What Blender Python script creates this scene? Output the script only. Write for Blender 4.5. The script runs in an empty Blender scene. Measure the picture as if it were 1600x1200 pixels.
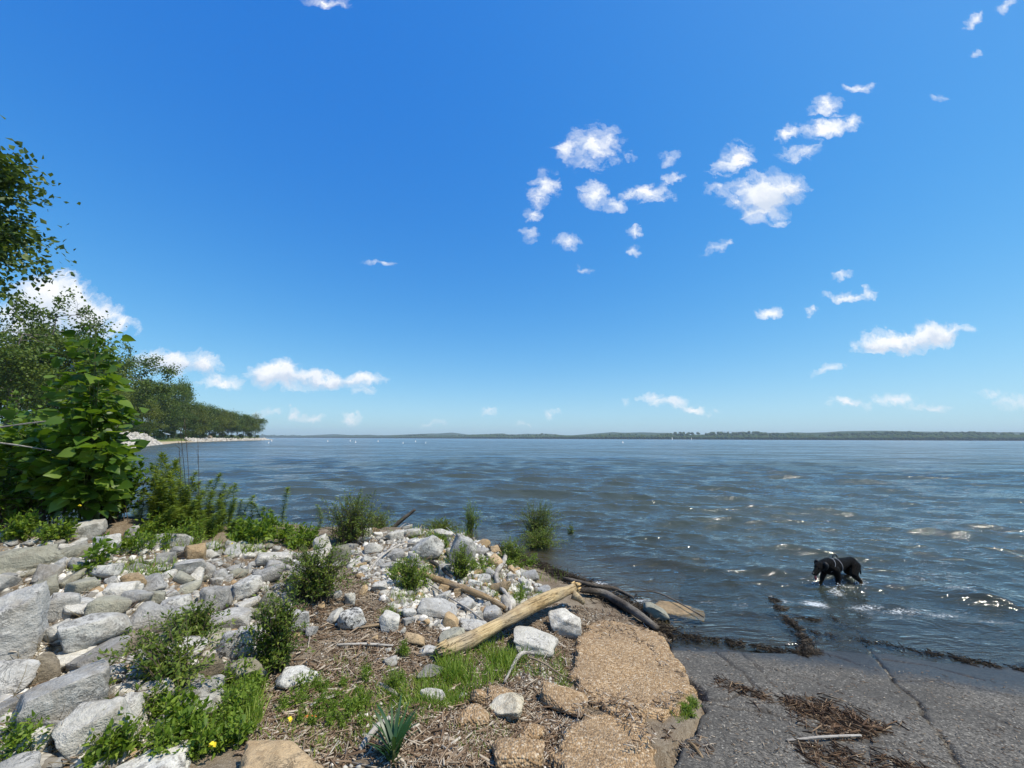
import bpy, bmesh, math, random
import numpy as np
from mathutils import Vector, Matrix

random.seed(5)
RNG = np.random.default_rng(11)
S = bpy.context.scene
C = S.collection
PI = math.pi

# ------------------------------------------------------------------ camera
FPX, CAMZ = 600.0, 2.2
PITCH, ROLL = math.atan(85 / 600), math.radians(0.2)
FW = np.array([0, math.cos(PITCH), math.sin(PITCH)])
UP0 = np.array([0, -math.sin(PITCH), math.cos(PITCH)])
RT = math.cos(ROLL) * np.array([1.0, 0, 0]) + math.sin(ROLL) * UP0
UPV = np.cross(RT, FW)
cam = bpy.data.cameras.new('camera')
cam.sensor_width = 36; cam.lens = 36 * FPX / 1600
cam.clip_start = 0.05; cam.clip_end = 20000
camo = bpy.data.objects.new('camera', cam); C.objects.link(camo)
mw = Matrix.Identity(4)
for i in range(3):
    mw[i][0] = RT[i]; mw[i][1] = UPV[i]; mw[i][2] = -FW[i]
mw[2][3] = CAMZ
camo.matrix_world = mw
S.camera = camo

# ------------------------------------------------------------------ light
SUN_EL, SUN_AZ = math.radians(60), math.radians(106)      # azimuth clockwise from +Y (straight ahead)
sd = Vector((math.sin(SUN_AZ) * math.cos(SUN_EL), math.cos(SUN_AZ) * math.cos(SUN_EL), math.sin(SUN_EL)))
sl = bpy.data.lights.new('sun', 'SUN'); sl.energy = 5.0; sl.angle = math.radians(0.53); sl.color = (1.0, 0.925, 0.79)
so = bpy.data.objects.new('sun', sl); C.objects.link(so)
so.rotation_euler = sd.to_track_quat('Z', 'Y').to_euler()
S.view_settings.view_transform = 'Standard'; S.view_settings.look = 'None'
S.view_settings.gamma = 1.0; S.view_settings.exposure = 0.12; S.view_settings.use_curve_mapping = False
S.cycles.use_denoising = True
S.cycles.max_bounces = 6; S.cycles.transparent_max_bounces = 12
S.cycles.diffuse_bounces = 3; S.cycles.glossy_bounces = 3; S.cycles.transmission_bounces = 4
S.cycles.caustics_reflective = False; S.cycles.caustics_refractive = False

def nd(nt, typ, ins=None, **props):
    n = nt.nodes.new(typ)
    for k, v in props.items(): setattr(n, k, v)
    for k, v in (ins or {}).items():
        s = n.inputs[k]
        if isinstance(v, bpy.types.NodeSocket): nt.links.new(v, s)
        elif isinstance(v, bpy.types.Node): nt.links.new(v.outputs[0], s)
        else: s.default_value = v
    return n
def mathn(nt, op, a, b=0.0, c=None, clamp=False):
    n = nt.nodes.new('ShaderNodeMath'); n.operation = op; n.use_clamp = clamp
    for i, v in enumerate((a, b) if c is None else (a, b, c)):
        if isinstance(v, (bpy.types.NodeSocket, bpy.types.Node)):
            nt.links.new(v.outputs[0] if isinstance(v, bpy.types.Node) else v, n.inputs[i])
        else: n.inputs[i].default_value = v
    return n.outputs[0]
def mixc(nt, fac, a, b, blend='MIX'):
    n = nt.nodes.new('ShaderNodeMix'); n.data_type = 'RGBA'; n.blend_type = blend
    for i, v in ((0, fac), (6, a), (7, b)):
        if isinstance(v, bpy.types.Node): v = v.outputs[0]
        if isinstance(v, bpy.types.NodeSocket): nt.links.new(v, n.inputs[i])
        elif i and len(v) == 3: n.inputs[i].default_value = (*v, 1)
        else: n.inputs[i].default_value = v
    return n.outputs[2]
def ramp(nt, fac, stops, interp='LINEAR'):
    n = nt.nodes.new('ShaderNodeValToRGB'); n.color_ramp.interpolation = interp
    els = n.color_ramp.elements
    while len(els) < len(stops): els.new(0.5)
    for e, (p, c) in zip(els, stops):
        e.position = p
        e.color = (c, c, c, 1) if isinstance(c, (int, float)) else (*c, 1)
    nt.links.new(fac.outputs[0] if isinstance(fac, bpy.types.Node) else fac, n.inputs[0])
    return n.outputs[0]
def noise_t(nt, vec, scale, detail=4, rough=0.55, dist=0.0):
    return nd(nt, 'ShaderNodeTexNoise', {'Vector': vec, 'Scale': scale, 'Detail': detail, 'Roughness': rough, 'Distortion': dist}).outputs[0]

# ------------------------------------------------------------------ sky with clouds, laid out by direction
W = bpy.data.worlds.new('World'); S.world = W; W.use_nodes = True
wt = W.node_tree
for n in list(wt.nodes): wt.nodes.remove(n)
sky = nd(wt, 'ShaderNodeTexSky', sky_type='NISHITA', sun_disc=False, sun_elevation=SUN_EL, sun_rotation=SUN_AZ,
         altitude=0, air_density=1.0, dust_density=0.4, ozone_density=2.2)
skyc = nd(wt, 'ShaderNodeHueSaturation', {'Hue': 0.498, 'Saturation': 1.38, 'Value': 1.0, 'Color': sky}).outputs[0]
sp = nd(wt, 'ShaderNodeSeparateColor', {0: skyc})
def curve(c, a, k, p=1.0):                       # the camera's soft shoulder, per channel
    c = mathn(wt, 'POWER', mathn(wt, 'MULTIPLY', c, .095), p)
    return mathn(wt, 'DIVIDE', mathn(wt, 'MULTIPLY', c, a * 10), mathn(wt, 'ADD', 1.0, mathn(wt, 'MULTIPLY', c, k)))
skyc = nd(wt, 'ShaderNodeCombineColor', {0: curve(sp.outputs[0], 1.68, 1.8), 1: curve(sp.outputs[1], 2.32, 1.6), 2: curve(sp.outputs[2], 1.04, 0.0, .36)}).outputs[0]
tc = nd(wt, 'ShaderNodeTexCoord')
sx = nd(wt, 'ShaderNodeSeparateXYZ', {0: tc.outputs['Generated']})
ay = mathn(wt, 'MAXIMUM', mathn(wt, 'ABSOLUTE', sx.outputs[1]), 0.03)
cu = mathn(wt, 'DIVIDE', sx.outputs[0], ay)
cv = mathn(wt, 'DIVIDE', sx.outputs[2], ay)
uv0 = nd(wt, 'ShaderNodeCombineXYZ', {0: cu, 1: cv, 2: 0.0})
wn = nd(wt, 'ShaderNodeTexNoise', {'Vector': uv0, 'Scale': 11.0, 'Detail': 6.0, 'Roughness': 0.65})
wo = nd(wt, 'ShaderNodeVectorMath', {0: wn.outputs['Color'], 1: (0.5, 0.5, 0.5)}, operation='SUBTRACT')
wo2 = nd(wt, 'ShaderNodeVectorMath', {0: wo.outputs[0], 'Scale': 0.10}, operation='SCALE')
uvd = nd(wt, 'ShaderNodeVectorMath', {0: uv0.outputs[0], 1: wo2.outputs[0]}, operation='ADD').outputs[0]
def pxdir(px, py):
    v = RT * (px - 800) + UPV * (600 - py) + FW * FPX
    return v[0] / v[1], v[2] / v[1]
# (px, py, half width, half height, angle, density)
CLOUDS = [(925, 228, 52, 36, 15, 1.0), (885, 232, 22, 20, 0, .85), (848, 296, 22, 34, -20, .9), (832, 340, 16, 12, 0, .6), (930, 305, 34, 20, -25, .9),
          (962, 320, 22, 14, -10, .8), (1012, 302, 42, 18, 0, 1.0), (1048, 250, 20, 14, 0, .68), (1052, 278, 20, 9, 10, .8), (1142, 250, 46, 20, 38, 1.0),
          (1195, 300, 72, 34, 12, 1.4), (1190, 322, 40, 26, 25, 1.1), (1240, 298, 36, 16, 0, .9), (1125, 300, 30, 14, -10, .62), (1230, 205, 26, 14, 25, .8), (1285, 198, 50, 18, 18, .95), (1330, 190, 32, 12, 25, .75),
          (1288, 163, 36, 15, 28, .9), (1250, 236, 44, 14, 12, .66), (1345, 134, 34, 9, 5, .62), (886, 376, 24, 16, 0, .85), (830, 372, 20, 14, -25, .6),
          (992, 366, 14, 9, 0, .75), (993, 390, 15, 10, 0, .7), (1120, 386, 28, 10, 25, .68), (910, 418, 22, 7, -10, .5), (1203, 490, 24, 12, 0, 1.0),
          (1315, 462, 36, 9, 3, .9), (1350, 457, 24, 8, 3, .8), (1315, 432, 20, 6, 0, .6), (1272, 492, 10, 6, 0, .55), (1390, 532, 70, 18, 8, 1.5), (1450, 526, 58, 21, 8, 1.6), (1495, 518, 32, 10, 8, .8),
          (1300, 575, 40, 9, 4, .6), (1045, 630, 44, 12, -6, .85), (1090, 640, 36, 8, -4, .8), (1018, 624, 20, 10, 0, .85), (1325, 630, 50, 8, -3, .75), (1400, 626, 34, 15, -5, .9), (1450, 638, 50, 8, -6, .65),
          (1590, 632, 40, 14, 0, .55), (80, 472, 78, 44, -8, 1.9), (130, 492, 66, 36, -20, 1.8), (188, 508, 36, 15, -5, 1.2), (50, 505, 70, 44, 0, 1.6),
          (268, 566, 66, 22, -5, 1.5), (315, 572, 42, 18, -4, 1.3), (350, 598, 60, 12, -4, .8), (432, 588, 56, 25, 0, 1.5), (440, 604, 50, 11, 0, 1.0), (500, 592, 78, 15, -3, 1.25), (555, 593, 50, 12, 0, 1.0), (565, 612, 26, 9, 0, .5),
          (420, 646, 30, 8, 0, .6), (462, 650, 14, 9, 0, .7), (495, 652, 24, 8, 0, .7), (548, 652, 24, 9, 0, .65), (600, 414, 34, 6, -8, .55), (815, 661, 16, 8, 0, .6), (862, 649, 14, 8, 0, .6), (980, 632, 10, 8, 0, .5), (680, 660, 30, 7, 0, .45), (765, 645, 14, 7, 0, .5),
          (515, 2, 44, 8, 0, .85), (1520, 34, 24, 8, 40, .62), (1568, 8, 24, 9, 35, .7), (1470, 148, 16, 6, 0, .5), (1525, 85, 14, 6, 20, .45), (1552, 615, 30, 6, 0, .45), (985, 245, 12, 8, 0, .45), (1215, 345, 16, 8, 20, .5)]
acc = None; accb = None
for (px, py, hw, hh, ang, den) in CLOUDS:
    u, v = pxdir(px, py)
    u2, v2 = pxdir(px + hw * 1.12, py); u3, v3 = pxdir(px, py - hh * 1.2)
    su, sv = abs(u2 - u), abs(v3 - v)
    mp = nd(wt, 'ShaderNodeMapping', {'Vector': uvd, 'Location': (u, v, 0), 'Rotation': (0, 0, math.radians(ang)), 'Scale': (su, sv, 1)}, vector_type='TEXTURE')
    g = nd(wt, 'ShaderNodeTexGradient', {0: mp.outputs[0]}, gradient_type='SPHERICAL')
    m = mathn(wt, 'MULTIPLY', g.outputs[1], den)
    acc = m if acc is None else mathn(wt, 'MAXIMUM', acc, m)
    if den >= 1.25:                              # underside shade of the thick ones, painted grey into their colour
        yy = nd(wt, 'ShaderNodeSeparateXYZ', {0: mp.outputs[0]}).outputs[1]
        bs = mathn(wt, 'MULTIPLY', mathn(wt, 'MULTIPLY', mathn(wt, 'SUBTRACT', 0.12, yy), 2.2, clamp=True), mathn(wt, 'MULTIPLY', g.outputs[1], 2.5, clamp=True))
        accb = bs if accb is None else mathn(wt, 'MAXIMUM', accb, bs)
cn = noise_t(wt, nd(wt, 'ShaderNodeMapping', {'Vector': uvd, 'Rotation': (0, 0, -.35), 'Scale': (.75, 1.2, 1)}).outputs[0], 24.0, 6, 0.54, 0.5)
cn2 = noise_t(wt, uvd, 70.0, 5, 0.6)
dens = mathn(wt, 'ADD', acc, mathn(wt, 'MULTIPLY', mathn(wt, 'SUBTRACT', cn, 0.53), 1.9))
dens = mathn(wt, 'ADD', dens, mathn(wt, 'MULTIPLY', mathn(wt, 'SUBTRACT', cn2, 0.5), 0.14))
dens = mathn(wt, 'MULTIPLY', dens, mathn(wt, 'SMOOTH_MIN', mathn(wt, 'MULTIPLY', acc, 6.0), 1.0, 0.2))
alpha = ramp(wt, dens, [(0.04, 0.0), (0.40, 0.36), (0.88, 0.96)], 'LINEAR')
shade = ramp(wt, noise_t(wt, nd(wt, 'ShaderNodeVectorMath', {0: uvd, 1: (0.006, 0.012, 0)}, operation='ADD').outputs[0], 17.0, 5, 0.55), [(0.35, (8.4, 8.9, 9.6)), (0.62, (10.2, 10.2, 10.2))])
shade = mixc(wt, mathn(wt, 'MULTIPLY', accb, .75), shade, (5.6, 6.5, 8.0))
skyfin = mixc(wt, alpha, skyc, shade)
bg = nd(wt, 'ShaderNodeBackground', {'Color': skyfin, 'Strength': 0.1})
W.cycles.sampling_method = 'MANUAL'; W.cycles.sample_map_resolution = 256
wout = nd(wt, 'ShaderNodeOutputWorld', {'Surface': bg})

# ------------------------------------------------------------------ helpers: pixels, noise, meshes
def raydir(px, py):
    px = np.asarray(px, float); py = np.asarray(py, float)
    return (px - 800)[..., None] * RT + (600 - py)[..., None] * UPV + FPX * FW
def at(px, py, z=0.0):
    d = raydir(px, py); t = (z - CAMZ) / d[..., 2:3]
    return np.array([0, 0, CAMZ]) + d * t
def atdepth(px, py, depth):
    return np.array([0, 0, CAMZ]) + raydir(px, py) * (depth / FPX)
def proj(p):
    q = np.asarray(p, float) - np.array([0, 0, CAMZ])
    zc = q @ FW
    return 800 + FPX * (q @ RT) / zc, 600 - FPX * (q @ UPV) / zc
def _hash(ix, iy, iz, s):
    h = (ix.astype(np.int64) * 374761393 + iy.astype(np.int64) * 668265263 + iz.astype(np.int64) * 2147483647 + s * 974711) & 0xFFFFFFFF
    h = ((h ^ (h >> 13)) * 1274126177) & 0xFFFFFFFF
    h = ((h ^ (h >> 16)) * 2246822519) & 0xFFFFFFFF
    return ((h ^ (h >> 15)) & 0xFFFFFF) / float(0xFFFFFF)
def vnoise(x, y, z=None, s=0):
    if z is None: z = np.zeros_like(x)
    x0, y0, z0 = np.floor(x), np.floor(y), np.floor(z)
    fx, fy, fz = x - x0, y - y0, z - z0
    fx, fy, fz = [f * f * (3 - 2 * f) for f in (fx, fy, fz)]
    r = 0
    for i in (0, 1):
        for j in (0, 1):
            for k in (0, 1):
                w = (fx if i else 1 - fx) * (fy if j else 1 - fy) * (fz if k else 1 - fz)
                r = r + w * _hash(x0 + i, y0 + j, z0 + k, s)
    return r * 2 - 1
def fbm(x, y, z=None, s=0, octv=4, gain=0.5):
    a, f, r = 1.0, 1.0, 0
    for o in range(octv):
        r = r + a * vnoise(x * f + 17.3 * o, y * f - 9.1 * o, None if z is None else z * f + 3.7 * o, s + o)
        a *= gain; f *= 2.03
    return r
def mesh_np(name, V, F, mat=None, smooth=False, attrs=None, mi=None):
    V = np.asarray(V, np.float32)
    if isinstance(F, np.ndarray): F = [F]
    F = [np.asarray(f, np.int32) for f in F if len(f)]
    me = bpy.data.meshes.new(name)
    me.vertices.add(len(V)); me.vertices.foreach_set('co', V.ravel())
    nl = sum(f.size for f in F); npol = sum(len(f) for f in F)
    me.loops.add(nl); me.polygons.add(npol)
    me.loops.foreach_set('vertex_index', np.concatenate([f.ravel() for f in F]))
    tot = np.concatenate([np.full(len(f), f.shape[1], np.int32) for f in F])
    st = np.concatenate([[0], np.cumsum(tot)[:-1]]).astype(np.int32)
    me.polygons.foreach_set('loop_start', st)
    if smooth: me.polygons.foreach_set('use_smooth', np.ones(npol, bool))
    for k, v in (attrs or {}).items():
        a = me.attributes.new(k, 'FLOAT', 'POINT'); a.data.foreach_set('value', np.asarray(v, np.float32))
    for m in (mat if isinstance(mat, (list, tuple)) else [mat]):
        if m: me.materials.append(m)
    if mi is not None: me.polygons.foreach_set('material_index', np.asarray(mi, np.int32))
    me.update(calc_edges=True); me.validate()
    return me
def ob(name, me, parent=None, loc=(0, 0, 0), rot=(0, 0, 0), scale=(1, 1, 1)):
    o = bpy.data.objects.new(name, me); C.objects.link(o)
    o.location = loc; o.rotation_euler = rot; o.scale = scale
    if parent is not None: o.parent = parent
    return o
def tag(o, label, cat, group=None):
    o['label'] = label; o['category'] = cat
    if group: o['group'] = group
    return o
def stuff(o, label=None, cat=None):
    o['kind'] = 'stuff'
    if label: o['label'] = label; o['category'] = cat
    return o
def struct(o): o['kind'] = 'structure'; return o
def thing(name, label, cat, loc=(0, 0, 0), rz=0, group=None):
    return tag(ob(name, None, None, loc, (0, 0, rz)), label, cat, group)
def copytree(o, parent=None):
    c = o.copy(); C.objects.link(c); c.parent = parent
    for ch in o.children: copytree(ch, c)
    return c
def cat_mesh(parts):
    """parts: list of (V, F) with equal face size -> (V, F)"""
    vs, fs, n = [], [], 0
    for v, f in parts:
        vs.append(v); fs.append(f + n); n += len(v)
    return np.concatenate(vs), np.concatenate(fs)
def frames(t):
    t = t / np.linalg.norm(t, axis=-1, keepdims=True)
    a = np.where(np.abs(t[..., 2:3]) > 0.9, np.array([1.0, 0, 0]), np.array([0, 0, 1.0]))
    u = np.cross(a, t); u /= np.linalg.norm(u, axis=-1, keepdims=True)
    return t, u, np.cross(t, u)
def tube(P, r, n=7, cap=True, jag=0.0, seed=0):
    """tapered tube through points P with radii r (quads; caps close to a point)"""
    P = np.asarray(P, float); r = np.asarray(r, float)
    T = np.gradient(P, axis=0)
    t, u, v = frames(T)
    for i in range(1, len(P)):            # keep the frames from twisting
        uu = u[i - 1] - t[i] * (u[i - 1] @ t[i]); u[i] = uu / np.linalg.norm(uu); v[i] = np.cross(t[i], u[i])
    a = np.linspace(0, 2 * PI, n, endpoint=False)
    rr = r[:, None] * np.ones(n)
    if jag:
        g = np.random.default_rng(seed)
        rr = rr * (1 + jag * g.uniform(-1, 1, n)[None, :] * .7 + jag * g.uniform(-1, 1, rr.shape) * .5)
    V = P[:, None, :] + rr[..., None] * (np.cos(a)[None, :, None] * u[:, None, :] + np.sin(a)[None, :, None] * v[:, None, :])
    V = V.reshape(-1, 3)
    F = [[i * n + j, i * n + (j + 1) % n, (i + 1) * n + (j + 1) % n, (i + 1) * n + j] for i in range(len(P) - 1) for j in range(n)]
    if cap:
        for e in (0, len(P) - 1):
            k = len(V); V = np.vstack([V, P[e]])
            for j in range(n):
                q = [e * n + j, e * n + (j + 1) % n, k]
                F.append([q[0], q[1], q[2], q[2]] if e else [q[1], q[0], q[2], q[2]])
    return V, np.array(F)
def tri_quads(F):
    """drop doubled corners: returns [quads, tris]"""
    d = F[:, 2] == F[:, 3]
    return [F[~d], F[d][:, :3]]
def tube_mesh(name, parts, mat, smooth=True):
    V, F = cat_mesh(parts); return mesh_np(name, V, tri_quads(F), mat, smooth)
def smooth_path(pts, n):
    pts = np.asarray(pts, float); k = len(pts)
    s = np.linspace(0, k - 1, n); out = []
    for x in s:
        i = min(int(x), k - 2); f = x - i
        p0, p1, p2, p3 = pts[max(i - 1, 0)], pts[i], pts[i + 1], pts[min(i + 2, k - 1)]
        out.append(.5 * (2 * p1 + (p2 - p0) * f + (2 * p0 - 5 * p1 + 4 * p2 - p3) * f * f + (3 * p1 - p0 - 3 * p2 + p3) * f ** 3))
    return np.array(out)
def grow(lo, a, b, hi, step, g):
    """coordinates with even step between a and b, growing outwards to lo / hi"""
    mid = list(np.arange(a, b, step))
    up, s, x = [], step, mid[-1]
    while x < hi: s *= g; x += s; up.append(x)
    dn, s, x = [], step, a
    while x > lo: s *= g; x -= s; dn.append(x)
    return np.array(dn[::-1] + mid + up)
def grid_faces(nx, ny):
    i = np.arange(nx * ny).reshape(ny, nx)
    return np.stack([i[:-1, :-1], i[:-1, 1:], i[1:, 1:], i[1:, :-1]], -1).reshape(-1, 4)
def inpoly(x, y, poly):
    x = np.asarray(x); y = np.asarray(y); r = np.zeros(x.shape, bool)
    n = len(poly)
    for i in range(n):
        x1, y1 = poly[i]; x2, y2 = poly[(i + 1) % n]
        if y1 == y2: continue
        r ^= ((y1 > y) != (y2 > y)) & (x < (x2 - x1) * (y - y1) / (y2 - y1) + x1)
    return r
def polydist(x, y, P):
    """unsigned distance to an open polyline and the signed side of the nearest segment (right of travel +)"""
    best = np.full(x.shape, 1e18); sg = np.zeros(x.shape); ss = np.zeros(x.shape); acc = 0
    for (x1, y1), (x2, y2) in zip(P[:-1], P[1:]):
        dx, dy = x2 - x1, y2 - y1; L2 = dx * dx + dy * dy
        t = np.clip(((x - x1) * dx + (y - y1) * dy) / L2, 0, 1)
        ex, ey = x - x1 - t * dx, y - y1 - t * dy
        d = ex * ex + ey * ey
        m = d < best
        best = np.where(m, d, best); sg = np.where(m, np.sign(dy * (x - x1) - dx * (y - y1)), sg)
        ss = np.where(m, acc + t * math.sqrt(L2), ss); acc += math.sqrt(L2)
    return np.sqrt(best), sg, ss

# ------------------------------------------------------------------ materials
def new_mat(name):
    m = bpy.data.materials.new(name); m.use_nodes = True
    nt = m.node_tree; nt.nodes.clear()
    return m, nt
def out(nt, sh, disp=None):
    nd(nt, 'ShaderNodeOutputMaterial', {'Surface': sh})
def pbsdf(nt, col, rough=0.8, normal=None, spec=0.35, **kw):
    ins = {'Base Color': col if not isinstance(col, tuple) else (*col, 1), 'Roughness': rough, 'Specular IOR Level': spec}
    if normal is not None: ins['Normal'] = normal
    ins.update(kw)
    return nd(nt, 'ShaderNodeBsdfPrincipled', ins)
def bump(nt, h, strength, dist, normal=None):
    ins = {'Height': h, 'Strength': strength, 'Distance': dist}
    if normal is not None: ins['Normal'] = normal
    return nd(nt, 'ShaderNodeBump', ins).outputs[0]
def objvec(nt, rnd=True):
    t = nd(nt, 'ShaderNodeTexCoord').outputs['Object']
    if not rnd: return t, None
    oi = nd(nt, 'ShaderNodeObjectInfo')
    off = nd(nt, 'ShaderNodeVectorMath', {0: (37.0, 53.0, 71.0), 'Scale': oi.outputs['Random']}, operation='SCALE')
    return nd(nt, 'ShaderNodeVectorMath', {0: t, 1: off.outputs[0]}, operation='ADD').outputs[0], oi.outputs['Random']
def worldvec(nt): return nd(nt, 'ShaderNodeNewGeometry').outputs['Position']

def rock_mat(name, c1, c2, blot, amt, scale=1.0, rough=0.88):
    """two-tone stone in world-sized grain with lichen blotches and fine cracks"""
    m, nt = new_mat(name)
    _, rnd = objvec(nt)
    p = worldvec(nt)
    n1 = noise_t(nt, p, 4.5 * scale, 5, 0.6, 0.4); n2 = noise_t(nt, p, 26 * scale, 5, 0.65, 0.2)
    n3 = noise_t(nt, p, 110 * scale, 3, 0.6)
    st = nd(nt, 'ShaderNodeMapping', {'Vector': p, 'Rotation': (.5, .3, .6), 'Scale': (1, 1, 2.4)}).outputs[0]
    n4 = noise_t(nt, st, 7 * scale, 4, 0.6, 0.6)
    col = mixc(nt, ramp(nt, n1, [(0.35, 0.0), (0.65, 1.0)]), c1, c2)
    col = mixc(nt, mathn(nt, 'MULTIPLY', ramp(nt, n4, [(0.5, 0.0), (0.72, 1.0)]), 0.32), col, tuple(x * .6 for x in c1))
    col = mixc(nt, mathn(nt, 'MULTIPLY', ramp(nt, n2, [(0.52, 0.0), (0.6, 1.0)]), amt), col, blot)
    col = mixc(nt, 0.5, col, mixc(nt, n3, (.25, .25, .25), (.8, .8, .8)), 'OVERLAY')
    dn = noise_t(nt, p, 2.6 * scale, 6, .7, .8)
    col = mixc(nt, mathn(nt, 'MULTIPLY', ramp(nt, dn, [(.50, 0.0), (.66, 1.0)]), .55), col, (.17, .135, .09))
    v = mathn(nt, 'ADD', mathn(nt, 'MULTIPLY', rnd, 0.42), 0.74)
    col = nd(nt, 'ShaderNodeVectorMath', {0: col, 'Scale': v}, operation='SCALE').outputs[0]
    h = mathn(nt, 'ADD', mathn(nt, 'MULTIPLY', n2, 0.6), mathn(nt, 'MULTIPLY', n4, 0.55))
    h = mathn(nt, 'ADD', h, mathn(nt, 'MULTIPLY', n3, 0.30))
    n5 = noise_t(nt, p, 11 * scale, 6, .7, 1.0)
    rid = mathn(nt, 'ABSOLUTE', mathn(nt, 'SUBTRACT', n5, .5))
    cr = ramp(nt, rid, [(0.0, 1.0), (0.02, 0.0)])
    cr = mathn(nt, 'MULTIPLY', cr, ramp(nt, n1, [(.5, 0.0), (.6, 1.0)]))
    h = mathn(nt, 'ADD', mathn(nt, 'MULTIPLY', h, 1.1), mathn(nt, 'MULTIPLY', n5, 1.1))
    h = mathn(nt, 'SUBTRACT', h, mathn(nt, 'MULTIPLY', cr, .35))
    col = mixc(nt, mathn(nt, 'MULTIPLY', cr, .5), col, tuple(x * .3 for x in c1))
    b = bump(nt, h, 0.8, 0.024)
    out(nt, pbsdf(nt, col, rough, b, 0.25))
    return m
ROCK = {
    'grey':  rock_mat('grey_limestone', (.29, .28, .255), (.42, .405, .37), (.50, .485, .45), .5),
    'white': rock_mat('white_limestone', (.58, .56, .505), (.42, .405, .365), (.15, .14, .125), .62),
    'black': rock_mat('lichen_spotted_limestone', (.62, .60, .55), (.40, .385, .35), (.045, .043, .038), .95, 1.2),
    'pale':  rock_mat('pale_limestone', (.53, .50, .43), (.64, .605, .53), (.30, .28, .23), .45),
    'tan':   rock_mat('tan_sandstone', (.40, .28, .15), (.47, .35, .21), (.26, .17, .09), .5),
    'brown': rock_mat('brown_stone', (.23, .185, .13), (.33, .28, .20), (.12, .095, .06), .5),
    'olive': rock_mat('olive_grey_stone', (.30, .285, .22), (.35, .335, .26), (.24, .225, .17), .35),
    'cream': rock_mat('cream_stone', (.66, .60, .47), (.58, .50, .36), (.30, .21, .12), .35),
}
def leaf_mat(name, dark, mid, light, trans=0.35, rough=0.5, spec=0.3, tl=1.6, sat=(1.0, 1.0)):
    m, nt = new_mat(name)
    g = nd(nt, 'ShaderNodeNewGeometry')
    r = g.outputs['Random Per Island']
    n = noise_t(nt, g.outputs['Position'], 1.1, 3, 0.6)
    f = mathn(nt, 'ADD', mathn(nt, 'MULTIPLY', r, 0.7), mathn(nt, 'MULTIPLY', n, 0.3))
    col = ramp(nt, f, [(0.1, dark), (0.5, mid), (0.92, light)])
    tcol = nd(nt, 'ShaderNodeVectorMath', {0: col, 1: (tl * 1.1, tl, tl * .45)}, operation='MULTIPLY').outputs[0]
    p = pbsdf(nt, col, rough, None, spec)
    t = nd(nt, 'ShaderNodeBsdfTranslucent', {'Color': tcol})
    out(nt, nd(nt, 'ShaderNodeMixShader', {0: trans, 1: p.outputs[0], 2: t.outputs[0]}))
    return m
LEAF = {
    'bush': leaf_mat('broad_leaf', (0.033, 0.076, 0.009), (0.082, 0.158, 0.016), (0.175, 0.262, 0.027), .42, .42, .4),
    'tree': leaf_mat('tree_leaf', (0.039, 0.074, 0.011), (0.083, 0.132, 0.018), (0.149, 0.201, 0.032), .30, .5),
    'tree2': leaf_mat('warm_tree_leaf', (0.057, 0.085, 0.013), (0.115, 0.149, 0.021), (0.196, 0.230, 0.034), .30, .5),
    'tree3': leaf_mat('cool_tree_leaf', (0.034, 0.069, 0.016), (0.074, 0.124, 0.025), (0.132, 0.190, 0.041), .30, .5),
    'weed': leaf_mat('weed_leaf', (0.063, 0.119, 0.014), (0.133, 0.217, 0.022), (0.266, 0.350, 0.049), .40, .5),
    'gold': leaf_mat('lance_leaf', (0.070, 0.119, 0.017), (0.147, 0.217, 0.031), (0.280, 0.336, 0.063), .35, .5),
    'shrub': leaf_mat('shrub_leaf', (0.051, 0.091, 0.014), (0.113, 0.168, 0.023), (0.237, 0.282, 0.055), .33, .5),
    'grass': leaf_mat('grass_blade', (0.091, 0.161, 0.020), (0.168, 0.266, 0.034), (0.336, 0.392, 0.084), .35, .5),
    'strap': leaf_mat('strap_leaf', (.018, .060, .016), (.030, .085, .022), (.06, .12, .035), .25, .35, .5),
    'dry': leaf_mat('dry_stalk', (.12, .09, .05), (.20, .15, .085), (.30, .24, .14), .15, .7),
}
def wood_mat(name, c1, c2, dark, scale=1.0):
    m, nt = new_mat(name)
    v, _ = objvec(nt)
    st = nd(nt, 'ShaderNodeMapping', {'Vector': v, 'Scale': (1.6, 14, 14)}).outputs[0]
    n1 = noise_t(nt, st, 3.0 * scale, 6, 0.65, 0.5); n2 = noise_t(nt, v, 6.0 * scale, 4, 0.6)
    n3 = noise_t(nt, v, 38 * scale, 4, .6)
    col = mixc(nt, ramp(nt, n1, [(0.35, 0.0), (0.65, 1.0)]), c1, c2)
    col = mixc(nt, mathn(nt, 'MULTIPLY', ramp(nt, n2, [(0.52, 0.0), (0.68, 1.0)]), .75), col, dark)
    col = mixc(nt, mathn(nt, 'MULTIPLY', ramp(nt, n3, [(0.6, 0.0), (0.68, 1.0)]), .6), col, tuple(x * .6 for x in dark))
    sp_ = nd(nt, 'ShaderNodeMapping', {'Vector': v, 'Scale': (.7, 15, 15)}).outputs[0]
    n6 = noise_t(nt, sp_, 2.2 * scale, 3, .5, .3)
    ck = ramp(nt, mathn(nt, 'ABSOLUTE', mathn(nt, 'SUBTRACT', n6, .5)), [(0.0, 1.0), (.010, 0.0)])
    col = mixc(nt, mathn(nt, 'MULTIPLY', ck, .5), col, tuple(x * .22 for x in dark))
    n7 = noise_t(nt, v, 2.2 * scale, 4, .6)
    col = mixc(nt, mathn(nt, 'MULTIPLY', ramp(nt, n7, [(.48, 0.0), (.62, 1.0)]), .5), col, (.24, .215, .18))
    b = bump(nt, mathn(nt, 'SUBTRACT', mathn(nt, 'ADD', n1, mathn(nt, 'MULTIPLY', n3, .4)), ck), 0.9, 0.014)
    out(nt, pbsdf(nt, col, 0.85, b, 0.2))
    return m
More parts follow.
